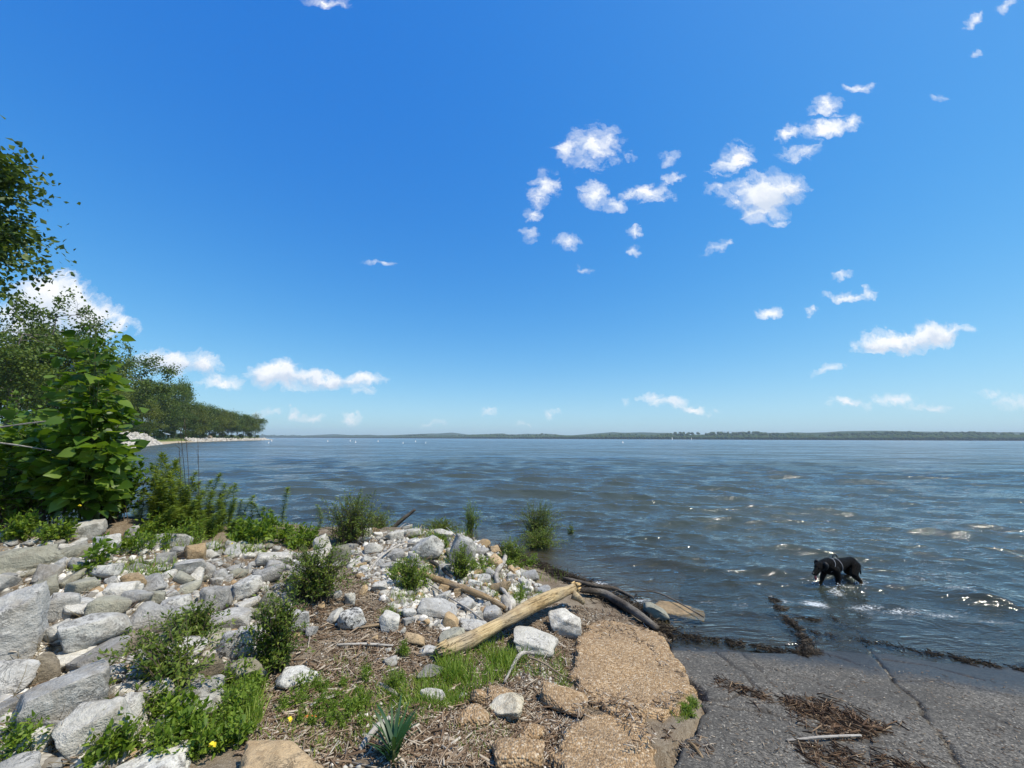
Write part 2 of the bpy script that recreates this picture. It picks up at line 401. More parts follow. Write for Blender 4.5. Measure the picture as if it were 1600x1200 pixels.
WOOD = {
    'log': wood_mat('weathered_log_wood', (.36, .25, .12), (.58, .45, .25), (.26, .17, .075)),
    'grey': wood_mat('silver_driftwood', (.36, .33, .29), (.50, .46, .40), (.20, .175, .145)),
    'brown': wood_mat('brown_driftwood', (.25, .165, .085), (.37, .26, .14), (.09, .06, .035)),
    'wet': wood_mat('dark_wet_wood', (.065, .052, .04), (.12, .098, .075), (.022, .018, .014)),
    'bark': wood_mat('grey_bark', (.17, .15, .125), (.25, .225, .19), (.08, .07, .06)),
    'cut': wood_mat('fresh_split_wood', (.60, .40, .17), (.68, .50, .26), (.42, .25, .09)),
}
def plain(name, col, rough=0.6, spec=.4, nz=0.0):
    m, nt = new_mat(name)
    c = col
    if nz:
        n = noise_t(nt, objvec(nt, False)[0], 12, 4, .6)
        c = mixc(nt, n, tuple(x * (1 - nz) for x in col), tuple(min(1, x * (1 + nz)) for x in col))
    out(nt, pbsdf(nt, c, rough, None, spec)); return m

# ------------------------------------------------------------------ terrain: shore line, bank heights
SHORE = [(-500, 60), (-120, 24), (-40, 14), (-20, 9.8), (-12, 8.2), (-7.5, 7.7), (-5.6, 8.5), (-4.5, 9.1), (-3, 9.3), (-1.5, 9.2), (-.6, 8.4), (.36, 7.5), (1.0, 6.6),
         (1.45, 5.9), (1.72, 5.3), (1.82, 4.75), (4.94, 4.05), (8, 3.4), (20, 1), (60, -8), (600, -120)]
CTRL = np.array([(1, 3.5, .22), (.6, 2.5, .36), (1.45, 4.2, .10), (.3, 0, .66), (3, 3, .2), (3, 0, .6), (0, 4, .30), (-.6, 3.25, .42), (.7, 4.5, .22), (.6, 5.5, .2), (1.2, 5.2, .1),
                 (-1.1, 6.4, .5), (-.3, 6, .40), (-2, 6.5, .56), (-1, 5, .48), (-2, 5, .6), (-2.3, 4, .7), (-3.25, 2.8, .92), (-4.5, 3.8, 1.02), (-5.5, 5.3, 1.04), (-4.4, 5.5, .85), (-3.5, 6.3, .66),
                 (-1.43, 1.93, .70), (-2.3, 2.2, .83), (-.7, 2.3, .56), (-1.4, 3, .60), (-6, 0, 1.2), (0, -4, 1.0), (-12, 3, 1.1), (-10, 7, .6), (-3, 8, .35), (-1.5, 7.6, .33), (-.4, 7.2, .25), (0, 1, .55)])
def gprof(d): return 1 - np.exp(-d / 1.7)
def _k(x, y):
    cd, cs, _ = polydist(CTRL[:, 0], CTRL[:, 1], SHORE)
    k = CTRL[:, 2] / np.maximum(gprof(cd), .06)
    num = 0; den = 0
    for (cx, cy, _), kk in zip(CTRL, k):
        w = 1 / ((x - cx) ** 2 + (y - cy) ** 2 + .12) ** 1.6
        num = num + w * kk; den = den + w
    return num / den
def h_base(x, y):
    d, sg, _ = polydist(x, y, SHORE)
    land = gprof(d) * _k(x, y)
    bed = -np.minimum(d * .085 + np.maximum(d - 3, 0) * .05, 2.5)
    return np.where(sg > 0, land, bed)
# the ramp: a plane falling to the water; its left edge is broken
WN = np.array([-.21, -.978])
def ramp_z(x, y):
    d = (x - 1.82) * WN[0] + (y - 4.75) * WN[1]
    return np.where(d > 0, d * .13, d * .075)
XL_Y = [-6, -3, 1.5, 2.3, 2.75, 3.1, 3.5, 3.9, 4.3, 4.7, 5.2, 7.5]
XL_X = [.3, .35, .55, .72, 1.05, 1.42, 1.52, 1.42, 1.55, 1.78, 1.95, 3.2]
def xl(y): return np.interp(y, XL_Y, XL_X)
def h_fun(x, y):
    z = h_base(x, y)
    nz = fbm(x * 1.3, y * 1.3, s=3, octv=4) * .045 + fbm(x * 7, y * 7, s=9, octv=3) * .012
    near = np.clip((np.hypot(x, y - 4) < 30), 0, 1)
    d = np.clip(np.abs(z) / .12, .15, 1)
    z = z + nz * d * near
    rk = np.clip((-x - 1.6) / 1.0, 0, 1) * np.clip((z - .2) / .2, 0, 1)        # lumpy under the riprap
    z = z + rk * near * np.abs(fbm(x * 2.4, y * 2.4, s=21, octv=2)) * .10
    inr = (x > xl(y) - .02) & (y < 8) & (x < 12) & (y > -7)
    return np.where(inr, np.minimum(z, ramp_z(x, y) - .07), z)
gx0, gx1, gy0, gy1, gst = -18.0, 12.0, -6.0, 14.0, .05
_gx = np.arange(gx0, gx1 + .01, gst); _gy = np.arange(gy0, gy1 + .01, gst)
_GX, _GY = np.meshgrid(_gx, _gy)
HG = h_fun(_GX, _GY)
RAMPG = (_GX > xl(_GY)) & (_GY < 8)
HS = np.where(RAMPG, np.maximum(HG, ramp_z(_GX, _GY)), HG)      # what one walks on
def hs(x, y):
    fx = np.clip((np.asarray(x, float) - gx0) / gst, 0, len(_gx) - 1.001); fy = np.clip((np.asarray(y, float) - gy0) / gst, 0, len(_gy) - 1.001)
    i, j = fx.astype(int), fy.astype(int); u, v = fx - i, fy - j
    return (HS[j, i] * (1 - u) + HS[j, i + 1] * u) * (1 - v) + (HS[j + 1, i] * (1 - u) + HS[j + 1, i + 1] * u) * v
def ground(px, py):
    """world point where the ray of a pixel meets the bank, ramp or water level"""
    px = np.atleast_1d(np.asarray(px, float)); py = np.atleast_1d(np.asarray(py, float))
    d = raydir(px, py); d = d / np.linalg.norm(d, axis=-1, keepdims=True)
    lo = np.full(px.shape, .5); hi = np.full(px.shape, 40.0); done = np.zeros(px.shape, bool)
    for t in np.arange(.6, 16, .06):
        q = d * t
        z = CAMZ + q[:, 2]; g = np.maximum(hs(q[:, 0], q[:, 1]), -.02)
        hit = (z <= g) & ~done
        hi = np.where(hit, t, hi); lo = np.where(hit, t - .06, lo); done |= hit
    for _ in range(8):
        m = (lo + hi) / 2; q = d * m[:, None]
        b = CAMZ + q[:, 2] <= np.maximum(hs(q[:, 0], q[:, 1]), -.02)
        hi = np.where(b, m, hi); lo = np.where(b, lo, m)
    p = d * hi[:, None]; p[:, 2] += CAMZ
    return p
def g1(px, py): return ground(px, py)[0]

# ground sheet
m_ground, nt = new_mat('litter_soil')
p = worldvec(nt)
n1 = noise_t(nt, p, 2.2, 5, .6, .4); n2 = noise_t(nt, p, 14, 5, .65); n3 = noise_t(nt, p, 90, 4, .6)
col = mixc(nt, ramp(nt, n1, [(.38, 0.0), (.62, 1.0)]), (.145, .105, .065), (.215, .175, .125))
col = mixc(nt, ramp(nt, n2, [(.45, 0.0), (.7, .75)]), col, (.085, .060, .038))
col = mixc(nt, mathn(nt, 'MULTIPLY', ramp(nt, n3, [(.52, 0.0), (.62, 1.0)]), .55), col, (.33, .285, .22))
pz = nd(nt, 'ShaderNodeSeparateXYZ', {0: p}).outputs[2]
wet = ramp(nt, mathn(nt, 'ADD', pz, mathn(nt, 'MULTIPLY', n2, .04)), [(.03, 1.0), (.12, 0.0)])
col = mixc(nt, mathn(nt, 'MULTIPLY', wet, .7), col, (.045, .036, .024))
rgh = mathn(nt, 'SUBTRACT', .92, mathn(nt, 'MULTIPLY', wet, .5))
b = bump(nt, mathn(nt, 'ADD', mathn(nt, 'MULTIPLY', n2, .7), mathn(nt, 'MULTIPLY', n3, .5)), .9, .02)
out(nt, pbsdf(nt, col, rgh, b, .2))
xs = grow(-6000, -5.2, 2.4, 6000, .045, 1.085); ys = grow(-400, 1.2, 8.6, 6000, .045, 1.085)
X, Y = np.meshgrid(xs, ys)
Z = h_fun(X, Y)
struct(ob('ground', mesh_np('ground', np.stack([X, Y, Z], -1).reshape(-1, 3), grid_faces(len(xs), len(ys)), m_ground, True)))

# ------------------------------------------------------------------ boat ramp: asphalt slabs parted by cracks
m_asph, nt = new_mat('old_asphalt')
p = worldvec(nt)
n1 = noise_t(nt, p, 1.6, 5, .6, .3); n2 = noise_t(nt, p, 24, 4, .6)
vo = nd(nt, 'ShaderNodeTexVoronoi', {'Vector': p, 'Scale': 95.0})
vr = nd(nt, 'ShaderNodeSeparateXYZ', {0: vo.outputs['Color']}).outputs[0]
col = mixc(nt, ramp(nt, vr, [(.2, 0.0), (.95, 1.0)]), (.056, .051, .043), (.19, .172, .143))
col = mixc(nt, mathn(nt, 'MULTIPLY', ramp(nt, n1, [(.42, 0.0), (.62, 1.0)]), .6), col, (.060, .055, .047))
col = mixc(nt, mathn(nt, 'MULTIPLY', ramp(nt, n2, [(.55, 0.0), (.7, 1.0)]), .35), col, (.06, .052, .044))
col = mixc(nt, ramp(nt, vr, [(.965, 0.0), (.985, .6)]), col, (.36, .335, .28))
pz = nd(nt, 'ShaderNodeSeparateXYZ', {0: p}).outputs[2]
wet = ramp(nt, mathn(nt, 'ADD', pz, mathn(nt, 'MULTIPLY', mathn(nt, 'SUBTRACT', n1, .5), .10)), [(.045, 1.0), (.085, 0.0)])
col = mixc(nt, mathn(nt, 'MULTIPLY', wet, .72), col, (.022, .023, .024))
crk = nd(nt, 'ShaderNodeAttribute', attribute_name='crack').outputs['Fac']
col = mixc(nt, mathn(nt, 'MULTIPLY', crk, .8), col, (.035, .03, .025))
rgh = mathn(nt, 'MAXIMUM', mathn(nt, 'SUBTRACT', .9, mathn(nt, 'MULTIPLY', wet, .55)), mathn(nt, 'MULTIPLY', crk, .9))
b = bump(nt, mathn(nt, 'ADD', mathn(nt, 'MULTIPLY', vo.outputs['Distance'], -1.0), mathn(nt, 'MULTIPLY', n2, .5)), .55, .006)
out(nt, pbsdf(nt, col, rgh, b, .3))
def rampxy(px, py):
    z = .2
    for _ in range(12):
        q = at(px, py, z); z = float(ramp_z(q[0], q[1]))
    return (q[0], q[1])
def jit(pts, n, a, seed):
    P = []
    g = np.random.default_rng(seed)
    for (x1, y1), (x2, y2) in zip(pts[:-1], pts[1:]):
        k = max(2, int(math.hypot(x2 - x1, y2 - y1) / n))
        for i in range(k): P.append((x1 + (x2 - x1) * i / k + g.normal() * a, y1 + (y2 - y1) * i / k + g.normal() * a))
    P.append(pts[-1]); return P
CR = {
    'main': [(1340, 985), (1362, 1022), (1380, 1040), (1400, 1068), (1432, 1095), (1450, 1128), (1472, 1148), (1490, 1180), (1510, 1215), (1560, 1290)],
    'left': [(1070, 1000), (1120, 1020), (1165, 1055), (1180, 1075), (1130, 1095), (1095, 1095)],
    'low': [(1100, 1098), (1150, 1108), (1200, 1112), (1290, 1150), (1400, 1165), (1480, 1190)],
    'hair1': [(1270, 1015), (1320, 1030), (1372, 1048)], 'hair2': [(1380, 1030), (1450, 1040), (1540, 1062)], 'hair3': [(1530, 1112), (1570, 1130), (1620, 1146)],
    'hair4': [(1180, 1040), (1260, 1060), (1320, 1085)], 'hair5': [(1400, 1062), (1470, 1062), (1600, 1090)], 'hair6': [(1160, 1020), (1200, 1060), (1250, 1110)],
}
crw = {k: jit([rampxy(*q) for q in v], .05, .007, i) for i, (k, v) in enumerate(CR.items())}
crw['main'] = crw['main'] + [(crw['main'][-1][0] - .4, -6)]
crw['main'] = [(crw['main'][0][0] - .25, 9.0), (crw['main'][0][0] - .05, 5.2)] + crw['main']
EDGE = [rampxy(*q) for q in [(1208, 935), (1222, 962), (1245, 985), (1258, 1005), (1264, 1024)]]
rx = grow(.2, .8, 5.6, 11.5, .018, 1.06); ry = grow(-6, 1.7, 5.2, 7.8, .018, 1.06)
X, Y = np.meshgrid(rx, ry)
Z = ramp_z(X, Y) + fbm(X * 1.1, Y * 1.1, s=31, octv=3) * .010 + fbm(X * 16, Y * 16, s=33, octv=2) * .0028
crack = np.zeros_like(X)
for k, wdt, dep in (('main', .012, .03), ('left', .011, .02), ('low', .012, .022), ('hair1', .009, .014), ('hair2', .009, .014), ('hair3', .011, .015), ('hair4', .009, .013), ('hair5', .009, .013), ('hair6', .010, .014)):
    d, sg, _ = polydist(X, Y, crw[k])
    w = wdt * (1 + .7 * vnoise(X * 9, Y * 9, s=5))
    c = np.clip(1.35 - d / w, 0, 1)
    Z = Z - dep * c; crack = np.maximum(crack, c * (1 if dep > .012 else .6))
    if k == 'main': side = sg
# the lower half of the ramp, past its broken lip, has dropped a little
d, sg, ss = polydist(X, Y, EDGE)
drop = (X < np.interp(Y, [e[1] for e in EDGE[::-1]], [e[0] for e in EDGE[::-1]])) & (Y > EDGE[-1][1])
Z = Z - np.where(drop, .035 * np.clip((Y - EDGE[-1][1]) / .1, 0, 1), 0)
edge = np.clip((X - (xl(Y) + fbm(X * 5, Y * 5, s=8, octv=3) * .05)) / .05, 0, 1)
Z = Z - (1 - edge) * .12
rampo = struct(thing('boat_ramp', 'x', 'x')); del rampo['label'], rampo['category']
Vr = np.stack([X, Y, Z], -1).reshape(-1, 3); Fr = grid_faces(len(rx), len(ry))
fs = side.ravel()[Fr].sum(1)
far = (Vr[Fr[:, 0], 1] > 0)
for sel in (fs < 0, fs >= 0):
    f = Fr[sel]; u, inv = np.unique(f, return_inverse=True)
    ob('asphalt_slab', mesh_np('asphalt_slab', Vr[u], inv.reshape(f.shape), m_asph, True, {'crack': crack.ravel()[u]}), rampo)

# ------------------------------------------------------------------ lake
m_water, nt = new_mat('lake_water')
p = worldvec(nt)
mp = nd(nt, 'ShaderNodeMapping', {'Vector': p, 'Rotation': (0, 0, math.radians(-8)), 'Scale': (.34, 1, 1)}).outputs[0]
w1 = noise_t(nt, mp, 1.1, 3, .55, .6); w2 = noise_t(nt, mp, 3.6, 4, .6, .8); w3 = noise_t(nt, mp, 13, 3, .6, .5); w0 = noise_t(nt, mp, .33, 2, .5)
dep = nd(nt, 'ShaderNodeAttribute', attribute_name='depth').outputs['Fac']
rip = nd(nt, 'ShaderNodeAttribute', attribute_name='rough').outputs['Fac']
hh = mathn(nt, 'ADD', mathn(nt, 'MULTIPLY', w2, .40), mathn(nt, 'MULTIPLY', w3, .12))
hh = mathn(nt, 'ADD', hh, mathn(nt, 'MULTIPLY', mathn(nt, 'ADD', mathn(nt, 'MULTIPLY', w1, .9), mathn(nt, 'MULTIPLY', w0, 1.4)), rip))
bn = bump(nt, hh, 1.0, .155)
fr = nd(nt, 'ShaderNodeFresnel', {'IOR': 1.333, 'Normal': bn}).outputs[0]
fr = mathn(nt, 'MULTIPLY', fr, mathn(nt, 'SUBTRACT', 1.0, mathn(nt, 'MULTIPLY', rip, .24)))      # unresolved wave slopes turn facets to the viewer
fm = nd(nt, 'ShaderNodeMapping', {'Vector': p, 'Rotation': (0, 0, math.radians(-6)), 'Scale': (.16, 1, 1)}).outputs[0]
f1 = noise_t(nt, fm, .55, 4, .7, .6); f2 = noise_t(nt, fm, .06, 7, .85, .4)
fl = mathn(nt, 'ADD', mathn(nt, 'MULTIPLY', mathn(nt, 'SUBTRACT', f1, .5), 1.5), mathn(nt, 'MULTIPLY', mathn(nt, 'SUBTRACT', f2, .5), 1.3))
fr = mathn(nt, 'MULTIPLY', fr, mathn(nt, 'ADD', 1.0, mathn(nt, 'MULTIPLY', fl, mathn(nt, 'MULTIPLY', mathn(nt, 'POWER', rip, .6), 1.9))), clamp=True)   # wind streaks
silt = noise_t(nt, p, .12, 3, .5)
murk = mixc(nt, silt, (.052, .068, .062), (.066, .078, .060))
body = nd(nt, 'ShaderNodeBsdfDiffuse', {'Color': murk, 'Normal': bn})
tr = nd(nt, 'ShaderNodeBsdfTransparent', {'Color': (.86, .86, .74, 1)})
df = mathn(nt, 'SUBTRACT', 1.0, mathn(nt, 'POWER', 2.718, mathn(nt, 'MULTIPLY', dep, -4.5)), clamp=True)
bd = nd(nt, 'ShaderNodeMixShader', {0: df, 1: tr.outputs[0], 2: body.outputs[0]})
gl = nd(nt, 'ShaderNodeBsdfGlossy', {'Color': (1, 1, 1, 1), 'Roughness': mathn(nt, 'ADD', .06, mathn(nt, 'MULTIPLY', rip, .16)), 'Normal': bn})
ws = nd(nt, 'ShaderNodeMixShader', {0: fr, 1: bd.outputs[0], 2: gl.outputs[0]})
fo = nd(nt, 'ShaderNodeAttribute', attribute_name='foam').outputs['Fac']
fmp = nd(nt, 'ShaderNodeMapping', {'Vector': p, 'Rotation': (0, 0, math.radians(-12)), 'Scale': (.55, 1, 1)}).outputs[0]
fn = noise_t(nt, fmp, 26, 8, .8, 1.6)
ff = ramp(nt, mathn(nt, 'ADD', mathn(nt, 'MULTIPLY', fo, .40), mathn(nt, 'MULTIPLY', mathn(nt, 'SUBTRACT', fn, .5), 1.5)), [(.30, 0.0), (.46, .9)])
foam = pbsdf(nt, (.72, .75, .75), .6, bump(nt, fn, .8, .03), .3)
out(nt, nd(nt, 'ShaderNodeMixShader', {0: ff, 1: ws.outputs[0], 2: foam.outputs[0]}))
wx = grow(-6000, -6, 8, 6000, .055, 1.032); wy = grow(1.8, 2.4, 10, 6000, .045, 1.0165)
X, Y = np.meshgrid(wx, wy)
DX = np.gradient(wx)[None, :] * np.ones_like(Y); DY = np.gradient(wy)[:, None] * np.ones_like(X)
HB = h_base(X, Y)
inr = (X > xl(Y)) & (Y < 8) & (X < 12)
HB = np.where(inr, ramp_z(X, Y), HB)
depth = np.clip(-HB, 0, 3)
g = np.random.default_rng(4)
Zw = np.zeros_like(X); OX = np.zeros_like(X); OY = np.zeros_like(X)
shoal = np.clip(depth / .38, 0.05, 1)
gust = (1 + .55 * np.clip((Y - 8) / 14, 0, 1)) * (.75 + .5 * np.clip(vnoise(X / 9, Y / 6, s=77) * .5 + .5, 0, 1))
for i in range(64):
    lam = .22 * (3.0 / .22) ** (i / 63.0) * g.uniform(.93, 1.07)
    spread = math.radians(9 + 17 * (1 - i / 63.0))
    th = math.radians(-102) + g.normal() * spread
    k = 2 * PI / lam; kx, ky = k * math.cos(th), k * math.sin(th)
    steep = .028 if lam > 1.9 else (.050 if lam > .9 else .060)
    a = steep / k
    att = np.clip(2.2 - 3.0 * (abs(kx) * DX) / PI, 0, 1) * np.clip(2.2 - 3.0 * (abs(ky) * DY) / PI, 0, 1)
    ph = kx * X + ky * Y + g.uniform(0, 2 * PI) + 1.3 * np.sin(X * .23 + i * 1.7)
    am = a * att * (shoal if lam > .6 else np.clip(depth / .15, .12, 1)) * gust
    Zw += am * np.cos(ph)
    OX -= .8 * am * math.cos(th) * np.sin(ph); OY -= .8 * am * math.sin(th) * np.sin(ph)
def at2(px, py, z=0.0): q = at(px, py, z); return (float(q[0]), float(q[1]))
def swell(P, hgt, front, back, along=1.0, seed=0):
    P2 = smooth_path([at2(*q, .04) for q in P], 60)
    d, sg, ss = polydist(X, Y, [tuple(q) for q in P2])
    L = ss.max() + 1e-6
    win = np.clip(np.minimum(ss, L - ss) / .5, 0, 1) * (.75 + .35 * vnoise(ss * 1.7, ss * 0, s=seed))
    prof = np.where(sg > 0, np.exp(-(d / front) ** 2), np.exp(-(d / back) ** 2))
    return hgt * win * prof, d, sg, win
s1, d1, sg1, w1_ = swell([(945, 868), (1020, 876), (1090, 888), (1180, 892), (1260, 896), (1400, 915), (1500, 930), (1640, 955)], .115, .15, .5, 1, 1)
s2, d2, sg2, w2_ = swell([(880, 838), (960, 848), (1050, 862), (1120, 868)], .06, .2, .5, 1, 2)
s3, d3, sg3, w3_ = swell([(1040, 806), (1150, 815), (1230, 826), (1300, 833)], .10, .25, .6, 1, 3)
s4, d4, sg4, w4_ = swell([(1120, 930), (1200, 928), (1300, 938), (1420, 950), (1640, 985)], .03, .12, .3, 1, 4)
s5, d5, sg5, w5_ = swell([(820, 880), (880, 893), (960, 908), (1010, 930)], .04, .15, .35, 1, 5)
Zw = Zw + s1 + s2 + s3 + s4 + s5
Zw = Zw + np.where(depth < .3, .006, 0)
foam = np.zeros_like(X)
def foam_at(px, py, rx_, ry_, amt):
    global foam
    c = at(px, py, 0); ex = at(px + rx_, py, 0); ey = at(px, py - ry_, 0)
    a = math.hypot(*(ex - c)[:2]); b_ = math.hypot(*(ey - c)[:2])
    u = (ex - c)[:2] / a
    dx, dy = X - c[0], Y - c[1]
    foam = np.maximum(foam, amt * np.exp(-((dx * u[0] + dy * u[1]) / a) ** 2 - ((-dx * u[1] + dy * u[0]) / b_) ** 2))
for q in [(1272, 945, 26, 7, 1.15), (1308, 926, 16, 5, .95), (1345, 915, 12, 6, .8), (1330, 900, 20, 8, .55), (1225, 940, 22, 4, .8), (1410, 958, 60, 4, .85), (1475, 965, 60, 4, .8), (1350, 952, 50, 4, .85), (1560, 975, 60, 4, .7),
          (1500, 930, 40, 6, .72), (1430, 905, 40, 6, .6), (1385, 905, 20, 7, .6), (935, 913, 20, 4, 1.0), (1003, 940, 22, 5, .95), (1160, 946, 26, 4, .75), (1105, 942, 30, 4, .6), (480, 838, 25, 6, .9), (1290, 870, 30, 4, .4),
          (1230, 892, 26, 4, .55), (1120, 780, 30, 3, .6), (1440, 880, 50, 4, .5), (1190, 905, 60, 5, .45), (1270, 905, 24, 6, .55)]:
    foam_at(*q)
foam = np.maximum(foam, .42 * np.exp(-(d4 / .06) ** 2) * w4_)
crest = np.clip((Zw - .085) / .05, 0, 1) * np.clip(vnoise(X / 3.1, Y / 3.1, s=14) * 2 - .6, 0, 1)
foam = np.maximum(foam, crest * .22)
ruf = np.clip((np.maximum(DX * .35, DY) - .05) / .5, 0, 1)
Vw = np.stack([X + OX, Y + OY, Zw], -1).reshape(-1, 3)
Fw = grid_faces(len(wx), len(wy))
keep = (HB.ravel()[Fw].min(1) < .12)                         # no water sheet under the dry bank
Fw = Fw[keep]; u, inv = np.unique(Fw, return_inverse=True)
lake = struct(ob('lake_water', mesh_np('lake_water', Vw[u], inv.reshape(Fw.shape), m_water, True,
            {'depth': depth.ravel()[u], 'foam': foam.ravel()[u], 'rough': ruf.ravel()[u]})))

# ------------------------------------------------------------------ peninsula across the cove
PS = [(-420, 10), (-150, 30), (-92, 37), (-66, 45), (-62, 55), (-70, 70), (-90, 96), (-112, 126), (-140, 166), (-176, 240), (-206, 318), (-219, 352), (-236, 380), (-300, 420), (-420, 450)]
m_pen, nt = new_mat('peninsula_grass')
p = worldvec(nt)
n1 = noise_t(nt, p, .12, 4, .6); n2 = noise_t(nt, p, 1.2, 4, .65)
pz = nd(nt, 'ShaderNodeSeparateXYZ', {0: p}).outputs[2]
col = mixc(nt, n2, (.10, .145, .03), (.18, .19, .055))
sand = ramp(nt, mathn(nt, 'ADD', mathn(nt, 'MULTIPLY', pz, .3), mathn(nt, 'MULTIPLY', mathn(nt, 'SUBTRACT', n1, .5), .22)), [(.13, 1.0), (.19, 0.0)])
col = mixc(nt, sand, col, (.40, .33, .235))
out(nt, pbsdf(nt, col, .95, None, .1))
PSs = [tuple(q) for q in smooth_path(PS, 120)]
px_ = np.arange(-440, -50, 3.0); py_ = np.arange(-20, 470, 3.0)
X, Y = np.meshgrid(px_, py_)
d, sg, ss = polydist(X, Y, PSs)
d = np.where(sg < 0, d, -d)
Z = np.interp(d, [-14, -5, 0, 1.5, 3, 6, 10, 16, 26, 60], [-2.4, -.9, 0, .35, .6, .9, 1.5, 2.6, 3.4, 3.8]) + np.where(d > 1, fbm(X * .08, Y * .08, s=2) * .35 * np.clip(d / 8, 0, 1), 0)
F = grid_faces(len(px_), len(py_)); F = F[d.ravel()[F].max(1) > -10]
u, inv = np.unique(F, return_inverse=True)
struct(ob('peninsula', mesh_np('peninsula', np.stack([X, Y, Z], -1).reshape(-1, 3)[u], inv.reshape(F.shape), m_pen, True)))
def pen_h(x, y):
    d_, s_, _ = polydist(np.array([float(x)]), np.array([float(y)]), PSs)
    d_ = float(d_[0]) * (1 if s_[0] < 0 else -1)
    return float(np.interp(d_, [0, 1.5, 3, 6, 10, 16, 26, 60], [0, .35, .6, .9, 1.5, 2.6, 3.4, 3.8]))

# far shore: low wooded hills
FS = np.array([(9000, 700), (2600, 1250), (1600, 1320), (700, 1750), (0, 2300), (-900, 3000), (-2400, 3900), (-6000, 4600)], float)
FSs = smooth_path(FS, 240)
T = np.gradient(FSs, axis=0); T /= np.linalg.norm(T, axis=1, keepdims=True)
NL2 = np.stack([T[:, 1], -T[:, 0]], 1)
NL2 *= np.sign((NL2[:, 1]).mean())
m_hill, nt = new_mat('wooded_hill')
n = noise_t(nt, worldvec(nt), .05, 4, .6)
out(nt, pbsdf(nt, mixc(nt, n, (.022, .045, .016), (.04, .066, .022)), .95, None, .05))
offs2 = np.array([-30, 0, 6, 20, 60, 150, 320, 700, 1500])
V = []
def hillh(i, o):
    w = .55 + .45 * vnoise(np.array([i * .11]), np.array([o * .004]), s=51)[0] + .2 * vnoise(np.array([i * .4]), np.array([1.5]), s=52)[0]
    return 0.5 + max(0, o) ** .5 * 1.65 * max(w, .1) if o > 0 else -1
for i in range(len(FSs)):
    for o_ in offs2:
        q = FSs[i] + NL2[i] * o_; V.append((q[0], q[1], hillh(i, o_)))
struct(ob('far_hills', mesh_np('far_hills', np.array(V), grid_faces(len(offs2), len(FSs)), m_hill, True)))
# the far-off wood: crowns that read as one mass
bm = bmesh.new(); bmesh.ops.create_icosphere(bm, subdivisions=1, radius=1)
ICO1 = np.array([v.co[:] for v in bm.verts]); ICO1F = np.array([[v.index for v in f.verts] for f in bm.faces]); bm.free()
g = np.random.default_rng(9)
parts = []
for i in range(7000):
    s_ = g.uniform(8, len(FSs) - 2); k = int(s_); o_ = g.choice([g.uniform(2, 14), g.uniform(14, 60), g.uniform(60, 400)], p=[.4, .35, .25])
    q = FSs[k] * (1 - s_ + k) + FSs[k + 1] * (s_ - k) + NL2[k] * o_
    r = g.uniform(5, 9.5); hgt = g.uniform(5, 7.5)
    v = ICO1 * np.array([r, r, hgt]) * g.uniform(.8, 1.2, (len(ICO1), 1))
    parts.append((v + np.array([q[0], q[1], hillh(k, o_) + hgt * .75]), ICO1F))
V, F = cat_mesh(parts)
m_farwood, nt = new_mat('far_wood')
gn = nd(nt, 'ShaderNodeNewGeometry')
out(nt, pbsdf(nt, ramp(nt, gn.outputs['Random Per Island'], [(0, (.028, .055, .018)), (.6, (.045, .075, .024)), (1, (.07, .10, .032))]), .95, None, .05))
stuff(ob('far_wood', mesh_np('far_wood', V, F, m_farwood, False)), 'long low band of dark green woods along the far shore', 'woods')

# ------------------------------------------------------------------ rocks
m_conc, nt = new_mat('tan_gravel_concrete')
p = worldvec(nt)
vo = nd(nt, 'ShaderNodeTexVoronoi', {'Vector': p, 'Scale': 75.0}); vr = nd(nt, 'ShaderNodeSeparateXYZ', {0: vo.outputs['Color']}).outputs[0]
n1 = noise_t(nt, p, 3.0, 5, .6); n2 = noise_t(nt, p, 30, 4, .6)
col = ramp(nt, vr, [(0, (.22, .135, .068)), (.5, (.38, .25, .13)), (.85, (.49, .35, .21)), (1, (.62, .50, .35))])
col = mixc(nt, mathn(nt, 'MULTIPLY', ramp(nt, n1, [(.42, 0.0), (.62, 1.0)]), .4), col, (.24, .17, .105))
col = mixc(nt, mathn(nt, 'MULTIPLY', ramp(nt, noise_t(nt, p, 9, 6, .75, .5), [(.52, 0.0), (.64, 1.0)]), .3), col, (.13, .09, .058))
b = bump(nt, mathn(nt, 'ADD', mathn(nt, 'MULTIPLY', vo.outputs['Distance'], -1.2), mathn(nt, 'MULTIPLY', n2, .6)), .9, .012)
out(nt, pbsdf(nt, col, .92, b, .2))
ROCK['conc'] = m_conc
def ico(sub):
    bm = bmesh.new(); bmesh.ops.create_icosphere(bm, subdivisions=sub, radius=1)
    v = np.array([q.co[:] for q in bm.verts]); f = np.array([[q.index for q in t.verts] for t in bm.faces]); bm.free()
    return v, f
ICOS = {k: ico(k) for k in (2, 3, 4, 5)}
